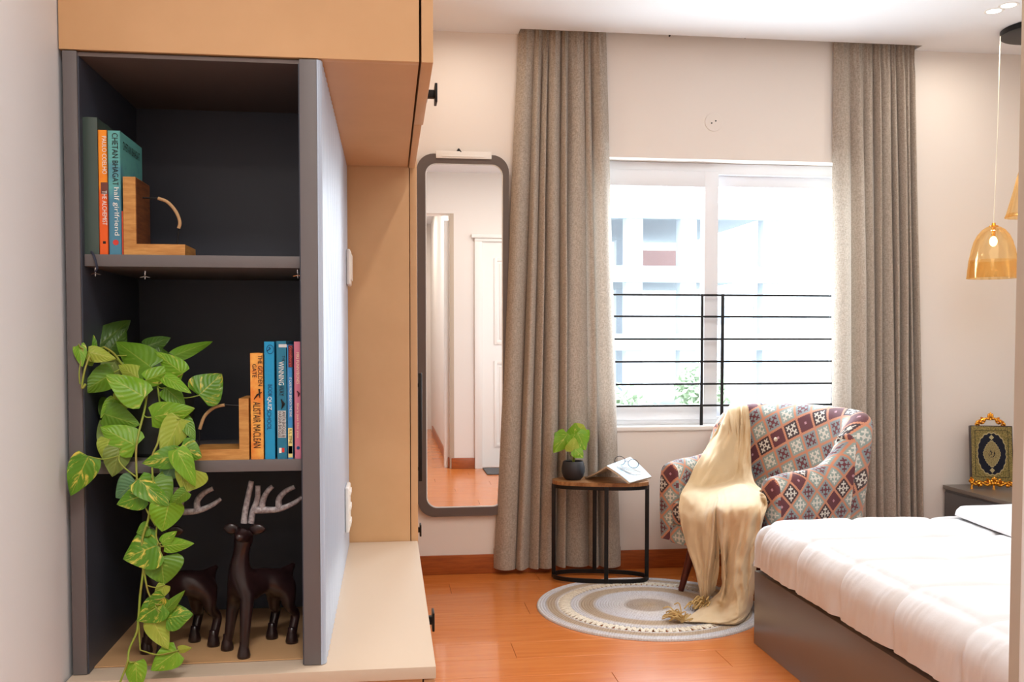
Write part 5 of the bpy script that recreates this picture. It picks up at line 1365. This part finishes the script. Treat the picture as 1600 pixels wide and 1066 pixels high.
# ------------------------------------------------------------------ ornate holy book on a gold easel
pq = at(1551, 752, Y=4.67)
QA = R(-20)      # facing the foot of the bed and the door
QM4 = Matrix.Translation((pq.x, pq.y, NZ)) @ Matrix.Rotation(QA, 4, 'Z')
tl = Matrix.Rotation(R(-10), 4, 'X')
hb = empty('ornate_book', (pq.x, pq.y, NZ + 0.034), 'gold patterned holy book with a navy medallion standing on the gold easel', 'book', rz=QA)
def quran_mat():
    m = mat('gilt_cover', rgb(176, 150, 84), 0.4); nt = NT(m); b = nt.n['Principled BSDF']
    co = coords(nt, 'UV'); sp = nt.n.new('ShaderNodeSeparateXYZ'); nt.l.new(co, sp.inputs[0])
    x = (E(nt, sp.outputs[0]) - 0.5).abs() * 2; ys_ = (E(nt, sp.outputs[1]) - 0.5) * 2; y = ys_.abs()
    ang = y.atan2(x)
    lob = (ang * 20).cos() * 0.022
    r1 = ((x / 0.68) * (x / 0.68) + (y / 0.74) * (y / 0.74)).sqrt() + lob - (x * y) * 0.12 
    r2 = (x / 0.42) + (y / 0.46) * 0.9
    r2 = ((x / 0.44) * (x / 0.44) + (y / 0.50) * (y / 0.50)).sqrt() * 0.6 + (x / 0.44 + y / 0.5) * 0.32 + (ang * 24).cos() * 0.03
    navy, gold, cream = rgb(26, 28, 48), rgb(186, 160, 92), rgb(214, 198, 146)
    mot = E(nt, noise_tex(nt, co, 42, 3, 0.8)); v = nt.n.new('ShaderNodeTexVoronoi'); v.inputs['Scale'].default_value = 46; nt.l.new(co, v.inputs['Vector'])
    fl_ = E(nt, v.outputs['Distance'])
    g1 = mixc(nt, ((fl_ - 0.42) * 6).max(0.0).min(0.85), gold, rgb(110, 104, 52))
    g1 = mixc(nt, ((mot - 0.5) * 6).max(0.0).min(0.6), g1, rgb(222, 200, 130))
    edge = r1.lt(1.05) * r1.gt(0.99)
    med = r1.lt(1.0); cen = r2.lt(0.86); cend = r2.lt(0.92)
    dia = (x / 0.13 + (y - 0.60).abs() / 0.10).lt(1.0)
    c_ = mixc(nt, r1.lt(1.06), g1, cream); c_ = mixc(nt, med, c_, navy); c_ = mixc(nt, cend, c_, cream); c_ = mixc(nt, cen, c_, mixc(nt, ((mot - 0.45) * 5).max(0.0).min(0.8), rgb(196, 176, 122), rgb(140, 118, 70)))
    c_ = mixc(nt, dia, c_, cream)
    fr = x.max(y)
    line = (x.gt(0.80) * x.lt(0.83) * y.lt(0.86)).max(y.gt(0.84) * y.lt(0.86) * x.lt(0.83))
    c_ = mixc(nt, line, c_, rgb(60, 56, 40))
    scr = ((x * x + y * y * 1.6).sqrt().lt(0.17)) * (E(nt, noise_tex(nt, co, 20, 1)).gt(0.52))
    c_ = mixc(nt, scr, c_, rgb(52, 46, 44))
    nt.l.new(c_, b.inputs['Base Color']); b.inputs['Metallic'].default_value = 0.25
    return m
QW, QH, QT = 0.208, 0.300, 0.035
def hbm(x, y, z): return tl @ Vector((x, y, z))
m = MB(); m.box((-QW / 2, 0, 0), (QW / 2, QT, QH), bev=0.003); bmesh.ops.transform(m.bm, matrix=tl, verts=m.bm.verts); m.build('cover', mat('dark_maroon_binding', rgb(44, 24, 26), 0.4), hb, world=False)
m = MB(); g = m.grid([[Vector((-QW / 2 + 0.005 + (QW - 0.01) * j, -0.0008, 0.005 + (QH - 0.01) * i)) for j in range(2)] for i in range(2)])
bmesh.ops.solidify(m.bm, geom=m.bm.faces, thickness=0.0006)
bmesh.ops.transform(m.bm, matrix=tl, verts=m.bm.verts); m.build('front_plate', quran_mat(), hb, world=False, smooth=False)
GOLD = mat('polished_gold', rgb(232, 164, 60), 0.22, metal=0.9)
es = empty('book_easel', (pq.x, pq.y, NZ), 'ornate gold easel holding the holy book on the nightstand', 'easel', rz=QA)
def scroll(m, c_, s_, r0, turns, rad, fx=1, plane_y=0.0):
    q = []
    for k in range(18):
        a = turns * 2 * math.pi * k / 17; rr_ = r0 * (1 - 0.75 * k / 17)
        q.append(Vector((c_[0] + fx * (rr_ * math.cos(a + 1.57)), plane_y + 0.006 * math.sin(k), c_[1] + s_ * rr_ * math.sin(a + 1.57))))
    m.tube(q, [rad * (1 - 0.4 * k / 17) for k in range(18)], 8)
m = MB()
for fx in (-1, 1):
    m.tube(spline([(0, -0.022, 0.036), (fx * 0.03, -0.026, 0.022), (fx * 0.06, -0.024, 0.034), (fx * 0.09, -0.024, 0.024), (fx * 0.118, -0.022, 0.044)], 20), 0.0075, 10)
    scroll(m, (fx * 0.035, 0.036), 1, 0.018, 1.3, 0.005, fx, -0.026); scroll(m, (fx * 0.075, 0.032), -1, 0.016, 1.3, 0.005, fx, -0.026); scroll(m, (fx * 0.112, 0.044), 1, 0.014, 1.2, 0.0055, fx, -0.024)
    for k in range(5): m.ball((fx * (0.02 + 0.022 * k), -0.030, 0.030 + 0.010 * math.sin(k * 2.3)), 0.0085, 2, (1, .7, 1))
for k in range(6): m.ball((0.012 * math.cos(k * 1.05), -0.032, 0.044 + 0.014 * math.sin(k * 1.05)), 0.008, 2, (1, .7, 1.1))
m.ball((0, -0.034, 0.056), 0.009, 2, (0.8, .7, 1.6)); m.build('scrolled_ledge', GOLD, es, world=False)
for fx in (-1, 0, 1):
    MB().tube([(fx * 0.105, -0.022, 0.024), (fx * 0.108, -0.028, 0.012), (fx * 0.108, -0.026, 0.001)], [0.006, 0.0045, 0.008], 8).build('foot', GOLD, es, world=False)
m = MB(); m.tube([(0, 0.045, 0.02), (0, 0.10, 0.29)], 0.005, 8).tube([(0, 0.09, 0.26), (0, 0.13, 0.002)], 0.005, 8).tube([(-0.08, -0.02, 0.026), (0, 0.05, 0.03), (0.08, -0.02, 0.026)], 0.004, 8)
m.build('back_support', GOLD, es, world=False)
m = MB(); zt_ = QH + 0.035
for fx in (-1, 1):
    m.tube([Vector((fx * x_, 0.075, z_)) for x_, z_ in ((0.072, zt_ - 0.02), (0.064, zt_ + 0.012), (0.040, zt_ + 0.022), (0.02, zt_ + 0.03), (0.0, zt_ + 0.026))], [0.006, 0.007, 0.008, 0.007, 0.006], 8)
    scroll(m, (fx * 0.045, zt_ + 0.016), 1, 0.018, 1.3, 0.0055, fx, 0.072); scroll(m, (fx * 0.066, zt_ - 0.004), -1, 0.013, 1.2, 0.005, fx, 0.072)
    for k in range(4): m.ball((fx * (0.012 + 0.018 * k), 0.066, zt_ + 0.030 - 0.009 * k), 0.0085, 2)
for k in range(-1, 2): m.ball((k * 0.009, 0.068, zt_ + 0.048 - abs(k) * 0.006), 0.010, 2, (0.7, 0.6, 1.7))
m.build('crown', GOLD, es, world=False)

# ------------------------------------------------------------------ pendant lamps
AMB = bpy.data.materials.new('amber_glass'); AMB.use_nodes = True
nt = NT(AMB); nt.n.remove(nt.n['Principled BSDF'])
t_ = nt.n.new('ShaderNodeBsdfTransparent'); t_.inputs[0].default_value = (1.0, 0.88, 0.66, 1)
g_ = nt.n.new('ShaderNodeBsdfGlossy'); g_.inputs[0].default_value = (1.0, 0.80, 0.45, 1); g_.inputs['Roughness'].default_value = 0.08
d_ = nt.n.new('ShaderNodeBsdfTranslucent'); d_.inputs[0].default_value = (0.85, 0.50, 0.16, 1)
lw = nt.n.new('ShaderNodeLayerWeight'); lw.inputs[0].default_value = 0.45
m1 = nt.n.new('ShaderNodeMixShader'); m2 = nt.n.new('ShaderNodeMixShader'); m1.inputs[0].default_value = 0.5
nt.l.new(g_.outputs[0], m1.inputs[1]); nt.l.new(d_.outputs[0], m1.inputs[2])
nt.l.new((E(nt, lw.outputs['Facing']) * 0.7 + 0.04).v, m2.inputs[0]); nt.l.new(t_.outputs[0], m2.inputs[1]); nt.l.new(m1.outputs[0], m2.inputs[2]); nt.l.new(m2.outputs[0], nt.n['Material Output'].inputs[0])
BULB = mat('lit_filament_bulb', rgb(255, 220, 160), 0.3, emit=(1.0, 0.78, 0.5, 1), es=6)
CORD = mat('clear_cord', rgb(232, 226, 206), 0.3)
cc = Vector((3.20, 4.43, ZC))
cn = empty('lamp_canopy', cc, 'round black ceiling canopy from which the amber lamps hang', 'ceiling canopy')
MB().lathe([(0, -0.034), (0.160, -0.034), (0.178, -0.028), (0.180, -0.002), (0, -0.002)], cc, 64).build('canopy_plate', M['black'], cn)
def shade(lab, c_, prof, cord_pts, ribs, tw):
    e = empty('pendant_lamp', c_, lab, 'lamp')
    rip = lambda t, z: 1 + 0.016 * math.cos(2 * math.pi * (t * ribs + z * tw))
    m = MB().lathe(prof, c_, 144, rip)
    m.build('lamp_shade', AMB, e, ang=80)
    top = c_.z + prof[0][1]
    tp = Vector((c_.x, c_.y, top))
    MB().lathe([(0, 0.016), (0.008, 0.016), (0.010, 0.004), (0.022, 0.002), (0.022, -0.004), (0, -0.004)], tp, 24).tube([tp, tp - Vector((0, 0, 0.05))], 0.009, 16).build('cap', GOLD, e)
    MB().ball(tp - Vector((0, 0, 0.075)), 0.018, 3, (1, 1, 1.4)).build('bulb', BULB, e)
    MB().tube(cord_pts, 0.0024, 8).build('cord', CORD, e)
    return e
c1_ = at(1551, 435, Y=4.45); zb1 = 0.245
bell = [(0.012, 0.258), (0.030, 0.254), (0.052, 0.240), (0.072, 0.215), (0.088, 0.182), (0.100, 0.14), (0.109, 0.09), (0.115, 0.04), (0.119, 0.0), (0.117, 0.0), (0.112, 0.04), (0.105, 0.09)]
tp_ = at(1563, 64, Y=4.47)
shade('amber ribbed glass bell pendant lamp hanging lowest over the nightstand', c1_, bell, [(tp_.x, tp_.y, ZC - 0.034), tp_.lerp(c1_ + Vector((0, 0, 0.27)), 0.5) + Vector((0.003, 0, 0)), c1_ + Vector((0, 0, 0.268))], 18, 8)
c2_ = at(1600, 340, Y=4.36)
cone = [(0.016, 0.245), (0.022, 0.24), (0.034, 0.20), (0.052, 0.12), (0.078, 0.02), (0.086, 0.0), (0.084, 0.0), (0.076, 0.02)]
shade('amber glass cone pendant lamp higher beside the bell lamp, cut by the edge', c2_, cone, [(c2_.x, c2_.y, ZC - 0.034), (c2_.x, c2_.y, c2_.z + 0.25)], 14, 0)

# recessed ceiling downlights
DL = mat('lit_diffuser', rgb(255, 250, 240), 0.4, emit=(1, 0.96, 0.9, 1), es=5)
for (a, b), lab in (((1553, 17), 'lit round ceiling downlight nearer the black canopy'), ((1576, 8), 'lit round ceiling downlight at the top right edge')):
    p = at(a, b, Z=ZC)
    e = empty('downlight', (p.x, p.y, ZC), lab, 'ceiling light', 'pair of recessed downlights')
    MB().lathe([(0.030, -0.0005), (0.034, -0.003), (0.042, -0.003), (0.045, -0.0005)], (p.x, p.y, ZC), 32).build('rim', M['white_pl'], e)
    MB().lathe([(0, -0.0022), (0.032, -0.0022), (0.032, -0.0006)], (p.x, p.y, ZC), 32).build('diffuser', DL, e)
